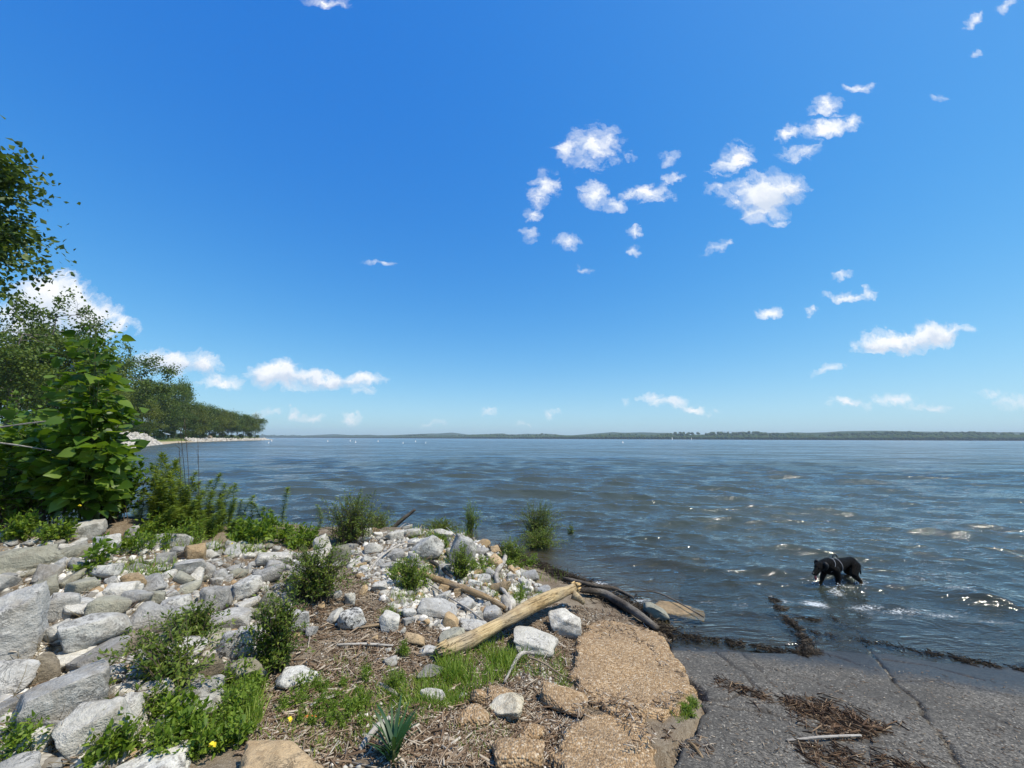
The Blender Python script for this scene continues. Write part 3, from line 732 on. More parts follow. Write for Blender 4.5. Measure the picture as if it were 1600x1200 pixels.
def rock_np(seed, sub=4, cuts=13, rough=1.0, slab=False, roundness=0.0):
    g = np.random.default_rng(seed)
    V, F = ICOS[sub]; V = V.copy()
    V *= 1.25
    nrm = g.normal(size=(cuts, 3)); nrm /= np.linalg.norm(nrm, axis=1, keepdims=True)
    offs_ = g.uniform(.62, .98, cuts) + roundness * .25
    for ax in range(3):                      # a blocky core: six near-orthogonal faces
        for sgn in (-1, 1):
            n = np.zeros(3); n[ax] = sgn; n += g.normal(size=3) * .17
            nrm = np.vstack([nrm, n / np.linalg.norm(n)]); offs_ = np.append(offs_, g.uniform(.6, .85) * (.72 if (slab and ax == 2) else 1))
    for n, o_ in zip(nrm, offs_):
        e = np.maximum(V @ n - o_, 0); V -= e[:, None] * n * (1 - .12)
    q = V * 1.7 + seed * 1.37
    r = fbm(q[:, 0], q[:, 1], q[:, 2], s=seed % 97, octv=4, gain=.55)
    ln = np.linalg.norm(V, axis=1, keepdims=True)
    V = V * (1 + .085 * rough * r[:, None])
    q = V * np.array([2, 2, 9.0]) + seed     # bedding ledges
    V = V * (1 + .007 * rough * np.sign(vnoise(q[:, 0], q[:, 1], q[:, 2], s=3))[:, None] * np.array([1, 1, .3]))
    V -= (V.max(0) + V.min(0)) / 2; V /= (V.max(0) - V.min(0))
    return V, F
TAKEN = []
NR = [0]
def place_rock(x0, y0, x1, y1, kind, label, tilt=0, slab=False, rnd=0.0, sub=4, yaw=None, name='rock', group=None, cat='rock', dfac=.8, seed=None, roll=0):
    NR[0] += 1
    seed = seed or 100 + NR[0]
    xc = (x0 + x1) / 2
    G = g1(min(max(xc, -200), 1800), y1 - 2 if y1 < 1230 else y1)
    dep_ = (G - np.array([0, 0, CAMZ])) @ FW
    phi = math.atan2(G[0], G[1]); rdir = np.array([math.sin(phi), math.cos(phi), 0])
    w = (x1 - x0) * dep_ / FPX * math.cos(phi)
    d = w * dfac
    for _ in range(6):
        back = G + rdir * d * .62
        lo, hi = 0.0, 2.0
        for _ in range(24):
            mid = (lo + hi) / 2
            if proj(back + np.array([0, 0, mid]))[1] > y0: lo = mid
            else: hi = mid
        if lo >= .24 * w: break
        d *= .8
    h = max(lo, .18 * w)
    V, F = rock_np(seed, sub, 13, 1.0, slab, rnd)
    me = mesh_np(name, V, F, ROCK[kind], True)
    sink = .16 * h
    o = ob(name, me, None, (G[0] + rdir[0] * d / 2, G[1] + rdir[1] * d / 2, G[2] + h / 2 - sink * .4), (math.radians(roll), math.radians(-tilt), (random.uniform(-.15, .15) if yaw is None else yaw) - phi), (w * 1.04, d, h + sink))
    TAKEN.append((x0 - 3, y0 - 2, x1 + 3, y1 + 2))
    return tag(o, label, cat, group)
ROCKS = [
 (-30, 853, 96, 902, 'olive', 'rounded smooth grey-tan boulder under the broad-leaved bush', -4, 0, .8),
 (-60, 918, 74, 1046, 'grey', 'largest smooth grey boulder with a blunt right edge', 0, 0, .7),
 (82, 958, 203, 1024, 'white', 'long white lichen-streaked block with dark hollow under it', -5, 0, 0),
 (104, 1010, 205, 1052, 'grey', 'thin grey wedge lying beneath the long white lichen-streaked block', 12, 1, 0),
 (6, 1052, 166, 1150, 'grey', 'broad flat-topped grey slab with shaded front face', 8, 1, .3),
 (96, 1088, 200, 1196, 'pale', 'pale slab leaning against the broad flat-topped grey slab', 28, 1, 0),
 (35, 1020, 90, 1078, 'brown', 'upright brownish rock behind the broad flat-topped grey slab', 30, 0, 0),
 (14, 1138, 84, 1194, 'pale', 'small pale wedge in front of the broad flat-topped grey slab', 25, 0, 0),
 (160, 1176, 304, 1250, 'white', 'big white rock behind the leafy weeds, blue-grey veined', 0, 0, .3),
 (-40, 1184, 56, 1250, 'grey', 'grey rock in front of the small pale wedge', 5, 0, .3),
 (45, 903, 90, 938, 'olive', 'small olive-grey rock wedged above the largest smooth grey boulder', 10, 0, 0),
 (70, 922, 122, 978, 'grey', 'grey cracked rock between largest boulder and long white block', 10, 0, 0),
 (132, 932, 202, 968, 'olive', 'flat dull olive-grey rock behind the long white lichen-streaked block', -8, 1, 0),
 (142, 834, 188, 868, 'white', 'white angular rock beside the yellow-green drooping leaves', 6, 0, 0),
 (98, 812, 166, 846, 'pale', 'pale ledge-like rock at the foot of the broad-leaved bush', -5, 1, 0),
 (192, 822, 217, 848, 'white', 'small bright white rock at the foot of the tall weeds', 0, 0, 0),
 (286, 848, 321, 880, 'tan', 'orange-tan pointed rock at the foot of the tall weeds', 15, 0, 0),
 (268, 874, 322, 904, 'grey', 'humped grey rock just in front of the orange-tan pointed rock', 0, 0, .5),
 (316, 878, 336, 908, 'grey', 'small grey wedge next to the humped grey rock', 25, 0, 0),
 (332, 890, 355, 910, 'grey', 'small smooth grey oval stone', 30, 0, .9),
 (184, 896, 226, 930, 'tan', 'rounded tan rock with a small white stone in front of it', 0, 0, .7),
 (197, 910, 223, 935, 'white', 'small white round stone against the rounded tan rock', 0, 0, .7),
 (216, 922, 258, 948, 'olive', 'dull olive round rock behind the dark-faced grey block', 0, 0, .5),
 (192, 942, 268, 996, 'grey', 'blue-grey block with a dark left face', -4, 0, 0),
 (236, 932, 298, 970, 'white', 'white-topped rock touching the blue-grey block', -5, 0, 0),
 (308, 915, 362, 962, 'grey', 'smooth blue-grey rounded rock with a thin crack', 0, 0, .7),
 (362, 902, 410, 942, 'white', 'rough white angular rock beyond the smooth blue-grey rounded rock', 10, 0, 0),
 (366, 935, 408, 958, 'pale', 'small pale flat rock below the rough white angular rock', 6, 1, 0),
 (320, 955, 393, 992, 'grey', 'flat green-grey slab in front of the smooth blue-grey rounded rock', -3, 1, 0),
 (336, 982, 398, 1038, 'black', 'white rock heavily blotched with black lichen', -10, 0, 0),
 (172, 988, 238, 1028, 'brown', 'brown layered rock below the blue-grey block', 18, 0, 0),
 (246, 998, 322, 1040, 'white', 'speckled white rock behind the wispy green shrub', 0, 0, 0),
 (298, 1026, 348, 1074, 'brown', 'tan-brown layered rock left of the smooth olive stone', 8, 0, 0),
 (345, 1030, 418, 1080, 'olive', 'smooth flat olive-tan stone lying by the dark shrub', -4, 0, .8),
 (268, 1066, 355, 1128, 'white', 'blotchy white block among the low green weeds', 4, 0, 0),
 (212, 1060, 270, 1120, 'pale', 'pale rock under the wispy green shrub', 25, 0, 0),
 (178, 1084, 222, 1144, 'white', 'white rock beside the pale leaning slab, half hidden by weeds', 20, 0, 0),
 (238, 1148, 264, 1168, 'white', 'small white stone peeping out of the low green weeds', 0, 0, 0),
 (396, 862, 458, 890, 'pale', 'long pale rock ridge below the bright green weeds', -4, 1, 0),
 (488, 832, 518, 872, 'pale', 'upright pale rock with a tan top', 8, 0, 0),
 (514, 852, 548, 884, 'olive', 'mossy round grey rock beside the upright pale rock', 0, 0, .6),
 (402, 922, 436, 964, 'olive', 'mossy grey rock left of the wide dark shrub', 10, 0, 0),
 (443, 946, 482, 994, 'grey', 'grey rock half under the dark shrubs', 10, 0, 0),
 (527, 951, 573, 990, 'black', 'blotchy white rock lying alone on the wood-chip litter', -4, 0, .2),
 (590, 956, 627, 992, 'pale', 'clean white wedge-shaped rock on the litter', -25, 0, 0),
 (537, 926, 555, 950, 'pale', 'small pale square rock on the litter', 8, 0, 0),
 (568, 848, 597, 870, 'pale', 'pale rock behind the curved grey branch', 0, 0, 0),
 (598, 856, 634, 880, 'grey', 'grey rock under the curved grey branch', -4, 0, 0),
 (594, 878, 628, 898, 'white', 'flat white rock below the curved grey branch', 0, 1, 0),
 (646, 834, 690, 882, 'white', 'big white block tilted on the mound', -38, 0, 0),
 (636, 840, 664, 862, 'white', 'white rock leaning on the big tilted white block', 15, 0, 0),
 (637, 861, 657, 884, 'white', 'small white cube-like rock below the big tilted white block', 0, 0, 0),
 (600, 829, 631, 848, 'pale', 'pale rough rock at the top of the mound, by the wide shrub', 0, 0, 0),
 (628, 826, 658, 843, 'pale', 'pale rough rock on the crest of the mound under bent twigs', 5, 0, 0),
 (676, 828, 708, 846, 'pale', 'pale flat rock at the crest behind the big tilted white block', -8, 1, 0),
 (703, 836, 744, 888, 'white', 'tall rounded white rock at the water end of the mound', -14, 0, .4),
 (695, 858, 716, 876, 'pale', 'small pale stone between the tilted block and rounded rock', -18, 1, 0),
 (736, 856, 764, 872, 'grey', 'low grey rock where the mound meets the water', 0, 0, .3),
 (648, 940, 715, 975, 'grey', 'smooth pale blue-grey flat stone behind the big log', -16, 1, .4),
 (691, 960, 718, 988, 'tan', 'rusty orange rock beside the smooth flat stone', -20, 0, 0),
 (628, 950, 650, 970, 'white', 'small white rock left of the smooth flat stone', 0, 0, .3),
 (718, 968, 764, 994, 'white', 'white rock tucked against the back of the big log', -8, 0, .2),
 (750, 948, 784, 978, 'grey', 'rounded grey rock between the brown branch and the log', 12, 0, .5),
 (685, 984, 727, 1014, 'olive', 'dull grey rock beside the log, behind its splintered end', 10, 0, .2),
 (652, 1010, 684, 1032, 'white', 'bright white stone at the splintered end of the log', 4, 0, .3),
 (855, 954, 910, 1000, 'pale', 'big clean white angular rock beside the log', -10, 0, 0),
 (798, 990, 872, 1030, 'pale', 'long white rock in the grass under the log', -14, 0, .5),
 (653, 1043, 694, 1068, 'grey', 'flat grey stone in front of the splintered end of the log', 0, 1, 0),
 (656, 1078, 696, 1100, 'pale', 'small pale stone sitting in the grass', 0, 0, .2),
 (717, 1082, 730, 1096, 'pale', 'tiny pale stone in the grass near the cream jagged rock', 0, 0, 0),
 (757, 1090, 818, 1134, 'cream', 'cream jagged rock lying beside tan concrete rubble', 12, 1, 0),
 (760, 1075, 802, 1102, 'conc', 'rough tan rubble behind the cream jagged rock', 0, 0, 0),
 (738, 1074, 758, 1108, 'conc', 'upright sliver of tan rubble', 60, 0, 0),
 (712, 1106, 764, 1142, 'conc', 'low tan rubble left of the cream jagged rock', 8, 0, 0),
 (843, 1074, 920, 1124, 'conc', 'triangular broken lump of tan gravelly concrete', -8, 1, 0),
 (766, 1162, 852, 1218, 'conc', 'pitted yellow-tan rock at the concrete slab edge', 0, 0, .3),
 (806, 1136, 852, 1166, 'conc', 'flat reddish tan rubble behind the pitted yellow-tan rock', 8, 1, 0),
 (430, 1042, 494, 1080, 'white', 'blotchy white rock beside the dark shrub, on leaf litter', -4, 0, 0),
 (362, 1168, 512, 1262, 'tan', 'large ochre rough rock among the low green weeds', -9, 0, 0),
 (1006, 946, 1046, 972, 'olive', 'smooth grey stone in the shallows beside dark driftwood', -18, 0, .4),
]
for (x0, y0, x1, y1, kind, label, tilt, slab, rnd) in ROCKS:
    place_rock(x0, y0, x1, y1, kind, label, tilt, bool(slab), rnd, sub=5 if (x1 - x0) > 125 else (4 if (x1 - x0) > 34 else 3))
o = place_rock(1018, 930, 1104, 968, 'tan', 'half-sunken tan slab washed by the water', -6, True, .1, dfac=.6)
o.location.z = -.015; o.scale.z = .09

# scattered smaller riprap: a few shared shapes, each stone an object
SMALL = []
for i in range(14):
    V, F = rock_np(900 + i, 3, 10, 1.2, i % 3 == 0, .3 * (i % 4 == 0)); SMALL.append((V, F))
SM = {k: [mesh_np('small_rock', V, F, ROCK[k], True) for V, F in SMALL] for k in ('grey', 'white', 'pale', 'tan', 'brown', 'olive')}
ZONE_BANK = [(0, 835), (110, 850), (240, 850), (400, 850), (500, 870), (520, 900), (440, 960), (400, 1030), (330, 1090), (200, 1200), (0, 1200)]
ZONE_MOUND = [(560, 838), (640, 826), (720, 832), (770, 856), (830, 905), (870, 935), (790, 950), (700, 990), (620, 960), (560, 900), (530, 870)]
g = np.random.default_rng(33)
def scatter_rocks(zone, n, smin, smax, kinds, label, group, tries=4000, gap=1.0):
    xs_ = [q[0] for q in zone]; ys_ = [q[1] for q in zone]; k = 0; mine = []
    cand = np.stack([g.uniform(min(xs_), max(xs_), tries), g.uniform(min(ys_), max(ys_), tries)], 1)
    cand = cand[inpoly(cand[:, 0], cand[:, 1], zone)]
    G = ground(cand[:, 0], cand[:, 1])
    for (px, py), q in zip(cand, G):
        if k >= n: break
        if any(a + 4 < px < c_ - 4 and b_ + 4 < py < d_ - 3 for a, b_, c_, d_ in TAKEN): continue
        s_ = smin * (smax / smin) ** (g.uniform() ** 1.6)
        if any((q[0] - m[0]) ** 2 + (q[1] - m[1]) ** 2 < (gap * .45 * (s_ + m[2])) ** 2 for m in mine): continue
        mine.append((q[0], q[1], s_)); k += 1
        kd = g.choice(kinds)
        o_ = ob('small_rock', SM[kd][g.integers(14)], None, (q[0], q[1], q[2] + s_ * .16), (g.normal() * .3, g.normal() * .3, g.uniform(0, 6.28)), (s_ * g.uniform(.9, 1.35), s_ * g.uniform(.7, 1), s_ * g.uniform(.45, .75)))
        adj = {'grey': 'grey', 'white': 'white speckled', 'pale': 'creamy white', 'tan': 'tan', 'brown': 'brown', 'olive': 'olive-grey'}[kd]
        tag(o_, label % adj, 'rock', group % adj)
scatter_rocks(ZONE_BANK, 150, .09, .36, ['grey', 'grey', 'white', 'white', 'pale', 'olive', 'grey'], 'small loose %s rock filling the gaps of the stony bank', 'small %s rocks of the stony bank')
scatter_rocks(ZONE_MOUND, 150, .07, .29, ['pale', 'white', 'pale', 'white', 'grey', 'tan'], 'small %s rock heaped on the mound behind the big log', 'small %s rocks heaped on the mound')
SPARSE = [(520, 880), (600, 880), (660, 930), (650, 1010), (620, 1060), (540, 1000), (440, 1010), (450, 960)]
scatter_rocks(SPARSE, 26, .05, .17, ['pale', 'white', 'grey', 'tan'], 'small %s rock lying on the litter between shrubs and mound', 'small %s rocks on the litter')
# gravel and stone chips: nobody could count them
V2, F2 = ICOS[2]
def gravel(name, label, n, pts_fn, smin, smax, mats, seed):
    gg = np.random.default_rng(seed)
    P = pts_fn(gg, n); n = len(P)
    base, bf = ICO1, ICO1F
    sc = smin * (smax / smin) ** (gg.uniform(size=n) ** 2)
    A = gg.normal(size=(n, 3, 3)); Q, _ = np.linalg.qr(A)
    shp = gg.uniform(.55, 1.2, (n, 1, 3))
    V = (base[None] * shp * gg.uniform(.75, 1.2, (n, len(base), 1))) @ Q
    V = V * sc[:, None, None] * .5 + P[:, None, :]
    F = bf[None] + (np.arange(n) * len(base))[:, None, None]
    return stuff(ob(name, mesh_np(name, V.reshape(-1, 3), F.reshape(-1, 3), mats, False)), label, 'gravel')
def pts_zone(zone, lift=.0):
    def f(gg, n):
        xs_ = [q[0] for q in zone]; ys_ = [q[1] for q in zone]
        c = np.stack([gg.uniform(min(xs_), max(xs_), n * 2), gg.uniform(min(ys_), max(ys_), n * 2)], 1)
        c = c[inpoly(c[:, 0], c[:, 1], zone)][:n]
        q = ground(c[:, 0], c[:, 1]); q[:, 2] += lift; return q
    return f
m_grav, nt = new_mat('mixed_gravel')
gn = nd(nt, 'ShaderNodeNewGeometry')
out(nt, pbsdf(nt, ramp(nt, gn.outputs['Random Per Island'], [(0, (.20, .18, .15)), (.25, (.36, .34, .30)), (.5, (.50, .47, .41)), (.8, (.34, .24, .14)), (.88, (.66, .63, .57))], 'CONSTANT'), .9, None, .2))
gravel('bank_gravel', 'loose stone chips between the rocks of the stony bank', 7000, pts_zone(ZONE_BANK), .015, .10, m_grav, 1)
gravel('mound_gravel', 'pale stone chips covering the mound behind the log', 8500, pts_zone(ZONE_MOUND), .015, .12, m_grav, 2)
SOIL = [(420, 960), (560, 890), (640, 950), (720, 1000), (860, 940), (980, 960), (1050, 1000), (1000, 1040), (900, 1040), (880, 1120), (860, 1200), (380, 1200), (400, 1080)]
gravel('soil_gravel', 'fine gravel strewn over the leaf-litter soil', 2600, pts_zone(SOIL), .008, .035, m_grav, 3)
PEB = [(790, 1040), (850, 1030), (900, 1060), (850, 1080), (930, 1120), (900, 1190), (850, 1200), (840, 1140), (800, 1090)]
gravel('pebble_patch', 'pebbles in the gap beside the tan concrete slab', 1500, pts_zone(PEB), .008, .035, m_grav, 4)

# ------------------------------------------------------------------ broken concrete slabs of the old apron
def slab(poly_px, label, z_up, seed):
    P = [tuple(g1(*q)[:2]) for q in poly_px]
    P = jit(P + [P[0]], .05, .026, seed)[:-1]
    st = .02
    x_, y_ = np.arange(min(q[0] for q in P) - .06, max(q[0] for q in P) + .06, st), np.arange(min(q[1] for q in P) - .06, max(q[1] for q in P) + .06, st)
    X_, Y_ = np.meshgrid(x_, y_)
    ins = inpoly(X_, Y_, P); d_, _, _ = polydist(X_, Y_, P + [P[0]])
    sd_ = np.where(ins, d_, -d_)
    cx_, cy_ = np.array([q[0] for q in P]), np.array([q[1] for q in P])
    A_ = np.stack([cx_, cy_, np.ones(len(P))], 1); co = np.linalg.lstsq(A_, np.maximum(hs(cx_, cy_), ramp_z(cx_, cy_)), rcond=None)[0]
    base = co[0] * X_ + co[1] * Y_ + co[2]          # a rigid slab lies flat
    top = base + z_up + .006 * fbm(X_ * 4, Y_ * 4, s=seed, octv=3) + .004 * fbm(X_ * 22, Y_ * 22, s=seed + 1, octv=2)
    e = np.clip(sd_ / .014 + .5, 0, 1); e = np.sqrt(e)
    Z_ = base - .14 + (top - base + .14) * e
    F_ = grid_faces(len(x_), len(y_)); kp = (sd_.ravel()[F_].max(1) > -.03); F_ = F_[kp]
    u, inv = np.unique(F_, return_inverse=True)
    o_ = ob('concrete_slab', mesh_np('concrete_slab', np.stack([X_, Y_, Z_], -1).reshape(-1, 3)[u], inv.reshape(F_.shape), m_conc, True))
    return tag(o_, label, 'slab', 'broken concrete slabs beside the ramp')
slab([(893, 1062), (905, 1010), (925, 968), (960, 972), (1018, 992), (1040, 1010), (1068, 1052), (1080, 1080), (1075, 1105), (1045, 1125), (1010, 1128), (960, 1120), (925, 1105), (898, 1080)], 'wide tan gravelly concrete slab beside the asphalt ramp, strewn with twigs', .05, 5)
slab([(905, 1128), (960, 1128), (1008, 1136), (1022, 1160), (1020, 1200), (1012, 1260), (880, 1260), (868, 1196)], 'smaller tan gravelly concrete slab split off from the wide one', .055, 6)

# ------------------------------------------------------------------ driftwood
def log_between(name, label, pts, radii, mat, n=10, seg=24, jag=.06, seed=1, extra=None, cat='driftwood', group=None, lift=None, noise_amp=.10):
    """pts are world points; the mesh is built along local X so the grain follows the wood"""
    P = smooth_path(pts, seg); r = np.interp(np.linspace(0, 1, seg), np.linspace(0, 1, len(radii)), radii)
    o0 = P.mean(0); ax = P[-1] - P[0]; ax = ax / np.linalg.norm(ax)
    q = Vector(ax).to_track_quat('X', 'Z'); Rm = np.array(q.to_matrix())
    L = (P - o0) @ Rm
    s_ = np.linspace(0, 1, seg)
    r = r * (1 + noise_amp * vnoise(s_ * 9, s_ * 0, s=seed))
    V, F = tube(L, r, n, True, jag, seed)
    o_ = ob(name, mesh_np(name, V, tri_quads(F), WOOD[mat], True), None, tuple(o0), q.to_euler())
    if label: tag(o_, label, cat, group)
    return o_, Rm, o0
def gp(px, py, up=0.0):
    q = g1(px, py).copy(); q[2] += up; return q
# the big pale log, resting on the grass and on the white rocks
A = gp(690, 1030, .07); B = gp(898, 950, .17)
for _ in range(30):
    bx_, by_ = proj(B); B = B + np.array([(901 - bx_) * .003, -(927 - by_) * -.0, (by_ - 917) * .002])
o0 = (A + B) / 2; ax = (B - A); LL = np.linalg.norm(ax); ax /= LL
q = Vector(ax).to_track_quat('X', 'Z'); root = tag(ob('fallen_log', None, None, tuple(o0), q.to_euler()), 'big pale yellowish bark-stripped log with splintered ends', 'log')
xs_ = np.linspace(-LL / 2, LL / 2, 60)
Pl = np.stack([xs_, .018 * np.sin(xs_ * 2.2), .012 * np.sin(xs_ * 3 + 1)], 1)
rl = .061 + .006 * np.sin(xs_ * 5) + .005 * vnoise(xs_ * 6, xs_ * 0, s=4)
rl[:3] *= [.62, .9, .97]; rl[-4:] *= [1, 1.02, .98, .8]
V, F = tube(Pl, rl, 28, True, 0, 2)
rr = fbm(V[:, 0] * 3, V[:, 1] * 22, V[:, 2] * 22, s=6, octv=3); V[:, 1:] *= (1 + .085 * rr)[:, None]
endl = V[:, 0] < -LL / 2 + .02; V[endl, 0] += .10 * (_hash(np.arange(endl.sum()), np.arange(endl.sum()) * 3, np.zeros(endl.sum()), 5) - .5)
me = mesh_np('trunk', V, tri_quads(F), WOOD['log'], True); ob('trunk', me, root)
def splinters(x, sgn, n, seed, rad, ln):
    gg = np.random.default_rng(seed); parts = []
    for i in range(n):
        a = gg.uniform(0, 6.28); r_ = rad * math.sqrt(gg.uniform(.1, 1)); l_ = ln * gg.uniform(.3, 1)
        p0 = np.array([x - sgn * .05, r_ * math.cos(a), r_ * math.sin(a)]); p1 = p0 + np.array([sgn * (l_ + .05), gg.normal() * .008, gg.normal() * .008])
        parts.append(tube([p0, (p0 + p1) / 2, p1], [.016, .012, .003], 5, True, .3, i))
    return parts
ob('splintered_end', tube_mesh('splintered_end', splinters(-LL / 2, -1, 26, 3, .05, .07), WOOD['log']), root)
ob('broken_end', tube_mesh('broken_end', splinters(LL / 2, 1, 34, 4, .055, .045), WOOD['cut']), root)
stub = tube([[LL / 2 - .17, -.05, -.03], [LL / 2 - .13, -.12, -.07], [LL / 2 - .10, -.16, -.12]], [.05, .035, .02], 9, True, .25, 3)
ob('branch_stub', tube_mesh('branch_stub', [stub], WOOD['log']), root)

def branch(label, px_pts, radii, mat, lifts=None, n=8, seg=22, jag=.10, seed=1, name='driftwood_branch', cat='branch', group=None):
    lifts = lifts or [0] * len(px_pts)
    pts = [gp(px, py, l_ + r_ * .7) for (px, py), l_, r_ in zip(px_pts, lifts, np.interp(np.linspace(0, 1, len(px_pts)), np.linspace(0, 1, len(radii)), radii))]
    return log_between(name, label, pts, radii, mat, n, seg, jag, seed, cat=cat, group=group)[0]
branch('rust-brown fallen branch lying across the rocky mound', [(660, 906), (700, 922), (740, 938), (765, 948), (790, 960)], [.03, .038, .036, .03, .02], 'brown', [.05, .05, .06, .06, .05], seed=2)
branch('dark rotten stick above the rust-brown branch', [(672, 886), (690, 898), (706, 910)], [.02, .03, .015], 'wet', [.06, .06, .05], seed=3)
branch('silver twisted driftwood limb standing up behind the log', [(799, 964), (794, 944), (778, 922), (776, 905), (788, 885), (790, 866)], [.016, .022, .026, .032, .034, .024], 'grey', [.02, .06, .06, .06, .06, .04], seed=4)
branch('curved bare grey branch on the white rocks', [(574, 902), (592, 884), (610, 872), (632, 862), (648, 860)], [.010, .016, .016, .013, .008], 'grey', [.03, .08, .10, .10, .08], seed=5)
branch('long dark driftwood pole lying from the log to the slab', [(906, 932), (940, 936), (965, 950), (1000, 972), (1028, 990)], [.03, .045, .05, .05, .03], 'wet', [.06, .05, .05, .04, .03], seed=6, n=10, jag=.14)
branch('second dark wet branch along the water edge', [(880, 908), (920, 920), (960, 928), (990, 940)], [.02, .03, .028, .015], 'wet', [.03, .04, .05, .04], seed=7)
branch('thin dark rod lying over the half-sunken slab', [(985, 932), (1025, 936), (1060, 952), (1100, 972)], [.008, .010, .010, .008], 'wet', [.06, .08, .08, .05], seed=8)
branch('thin straight grey stick crossing behind the log', [(662, 916), (700, 945), (735, 968), (768, 990)], [.007, .009, .009, .007], 'grey', [.06, .08, .08, .05], seed=9)
branch('short dead stick on the wide tan slab', [(940, 1000), (965, 1010)], [.014, .012], 'brown', [.04, .04], seed=10, seg=8)
branch('grey split stick among the litter near the strap-leaved plant', [(562, 1178), (585, 1150), (608, 1134)], [.012, .018, .014], 'grey', [.01, .02, .03], seed=11)
branch('long thin stick on the litter in front of the white wedge rock', [(526, 1013), (570, 1012), (614, 1014)], [.008, .010, .007], 'grey', [.02, .02, .02], seed=12)
branch('short dark stick lying against the white wedge rock', [(560, 986), (590, 984), (612, 983)], [.010, .013, .010], 'brown', [.02, .03, .03], seed=13)
branch('grey stick below the small round green clump', [(592, 1072), (610, 1086), (626, 1094)], [.010, .014, .008], 'grey', [.01, .02, .01], seed=14)
branch('pale curved stick on the leaf litter', [(484, 1110), (505, 1100), (530, 1092)], [.006, .010, .006], 'grey', [.02, .02, .02], seed=15)
branch('thin dark twig reaching from the grass to the tan slab', [(826, 1040), (850, 1050), (880, 1066), (912, 1072)], [.008, .008, .006, .004], 'brown', [.06, .06, .04, .02], seed=16)
branch('pale forked root sticking up from the grass', [(788, 1072), (802, 1052), (815, 1040), (834, 1036)], [.008, .014, .018, .008], 'grey', [.02, .05, .08, .07], seed=17)
branch('pale flat stick lying on the asphalt debris', [(1228, 1158), (1290, 1158), (1346, 1154)], [.006, .008, .006], 'grey', [.0, .02, .015], seed=18)
branch('dark stick lying on the asphalt beside the slab', [(1072, 1160), (1085, 1172), (1098, 1186)], [.009, .012, .008], 'brown', [.0, .01, .0], seed=19)
branch('pale bent twig arched over the crest of the mound', [(618, 832), (636, 824), (650, 834), (660, 826), (666, 836)], [.007, .008, .007, .007, .006], 'grey', [.02, .10, .03, .09, .02], seed=20)
branch('grey slanting pole propped on the tall rounded white rock', [(695, 832), (712, 850), (728, 872)], [.010, .014, .012], 'grey', [.14, .12, .08], seed=21)
# dark snag poking out of the lake
P0 = at(606, 832, -.1); P1 = P0 + np.array([.62, .15, .52])
log_between('snag', 'dark dead limb slanting up out of the lake', [P0 - np.array([.2, 0, .15]), P0, (P0 + P1) / 2 + np.array([0, 0, .02]), P1], [.06, .055, .05, .035], 'wet', 9, 20, .12, 31, cat='branch')

# litter of chips and twigs: stuff
def sticks_np(P, L, Rr, gg, flat=.25, ang=None):
    """three-sided slivers at points P"""
    n = len(P); a = gg.uniform(0, 2 * PI, n) if ang is None else ang
    d = np.stack([np.cos(a), np.sin(a), gg.normal(size=n) * flat], 1); d /= np.linalg.norm(d, axis=1, keepdims=True)
    _, u, v = frames(d)
    vs = []
    for e, sc in ((-.5, .8), (.5, .6)):
        for k in range(3):
            th = 2 * PI * k / 3
            vs.append(P + d * (e * L)[:, None] + (u * math.cos(th) + v * math.sin(th)) * (Rr * sc)[:, None])
    V = np.stack(vs, 1).reshape(-1, 3)
    f4 = np.array([[0, 1, 4, 3], [1, 2, 5, 4], [2, 0, 3, 5]]); f3 = np.array([[0, 2, 1], [3, 4, 5]])
    off = (np.arange(n) * 6)[:, None, None]
    return V, [(f4[None] + off).reshape(-1, 4), (f3[None] + off).reshape(-1, 3)]
def litter_mat(name, cols):
    m, nt = new_mat(name)
    gn = nd(nt, 'ShaderNodeNewGeometry'); k = len(cols)
    out(nt, pbsdf(nt, ramp(nt, gn.outputs['Random Per Island'], [(i / max(1, k - 1), c) for i, c in enumerate(cols)]), .85, None, .2)); return m
m_chip = litter_mat('wood_chips', [(.07, .045, .028), (.16, .105, .065), (.26, .18, .115), (.36, .29, .21), (.50, .44, .36)])
m_dark = litter_mat('wet_twigs', [(.012, .010, .008), (.028, .022, .016), (.055, .042, .03), (.10, .08, .055)])
m_twig = litter_mat('brown_twigs', [(.03, .018, .011), (.075, .045, .028), (.14, .085, .05), (.30, .22, .14)])
def litter(name, label, n, zone, lmin, lmax, r, mat, seed, flat=.22, dens=None):
    gg = np.random.default_rng(seed)
    q = pts_zone(zone)(gg, n)
    if dens: q = q[dens(q, gg)]
    q[:, 2] += r + gg.uniform(0, .012, len(q))
    V, F = sticks_np(q, gg.uniform(lmin, lmax, len(q)), r * gg.uniform(.5, 1.6, len(q)), gg, flat)
    return stuff(ob(name, mesh_np(name, V, F, mat, False)), label, 'debris')
clump = lambda q, gg: vnoise(q[:, 0] * 2.6, q[:, 1] * 2.6, s=61) + gg.uniform(-.5, .5, len(q)) > -.25
litter('wood_litter', 'wood-chip and twig litter covering the soil before the log', 26000, SOIL, .015, .075, .0035, m_chip, 1, dens=clump)
litter('coarse_litter', 'broken sticks and bark scraps lying over the litter', 1300, SOIL, .06, .2, .006, m_chip, 2)
litter('mound_twigs', 'thin bleached twigs tangled over the rocky mound', 420, ZONE_MOUND, .08, .35, .0045, m_chip, 3, .4)
litter('bank_twigs', 'thin dry twigs between the rocks of the stony bank', 600, ZONE_BANK, .06, .32, .003, m_chip, 4, .4)
SLABZ = [(893, 1062), (905, 1000), (960, 972), (1030, 1000), (1078, 1080), (1020, 1180), (870, 1200)]
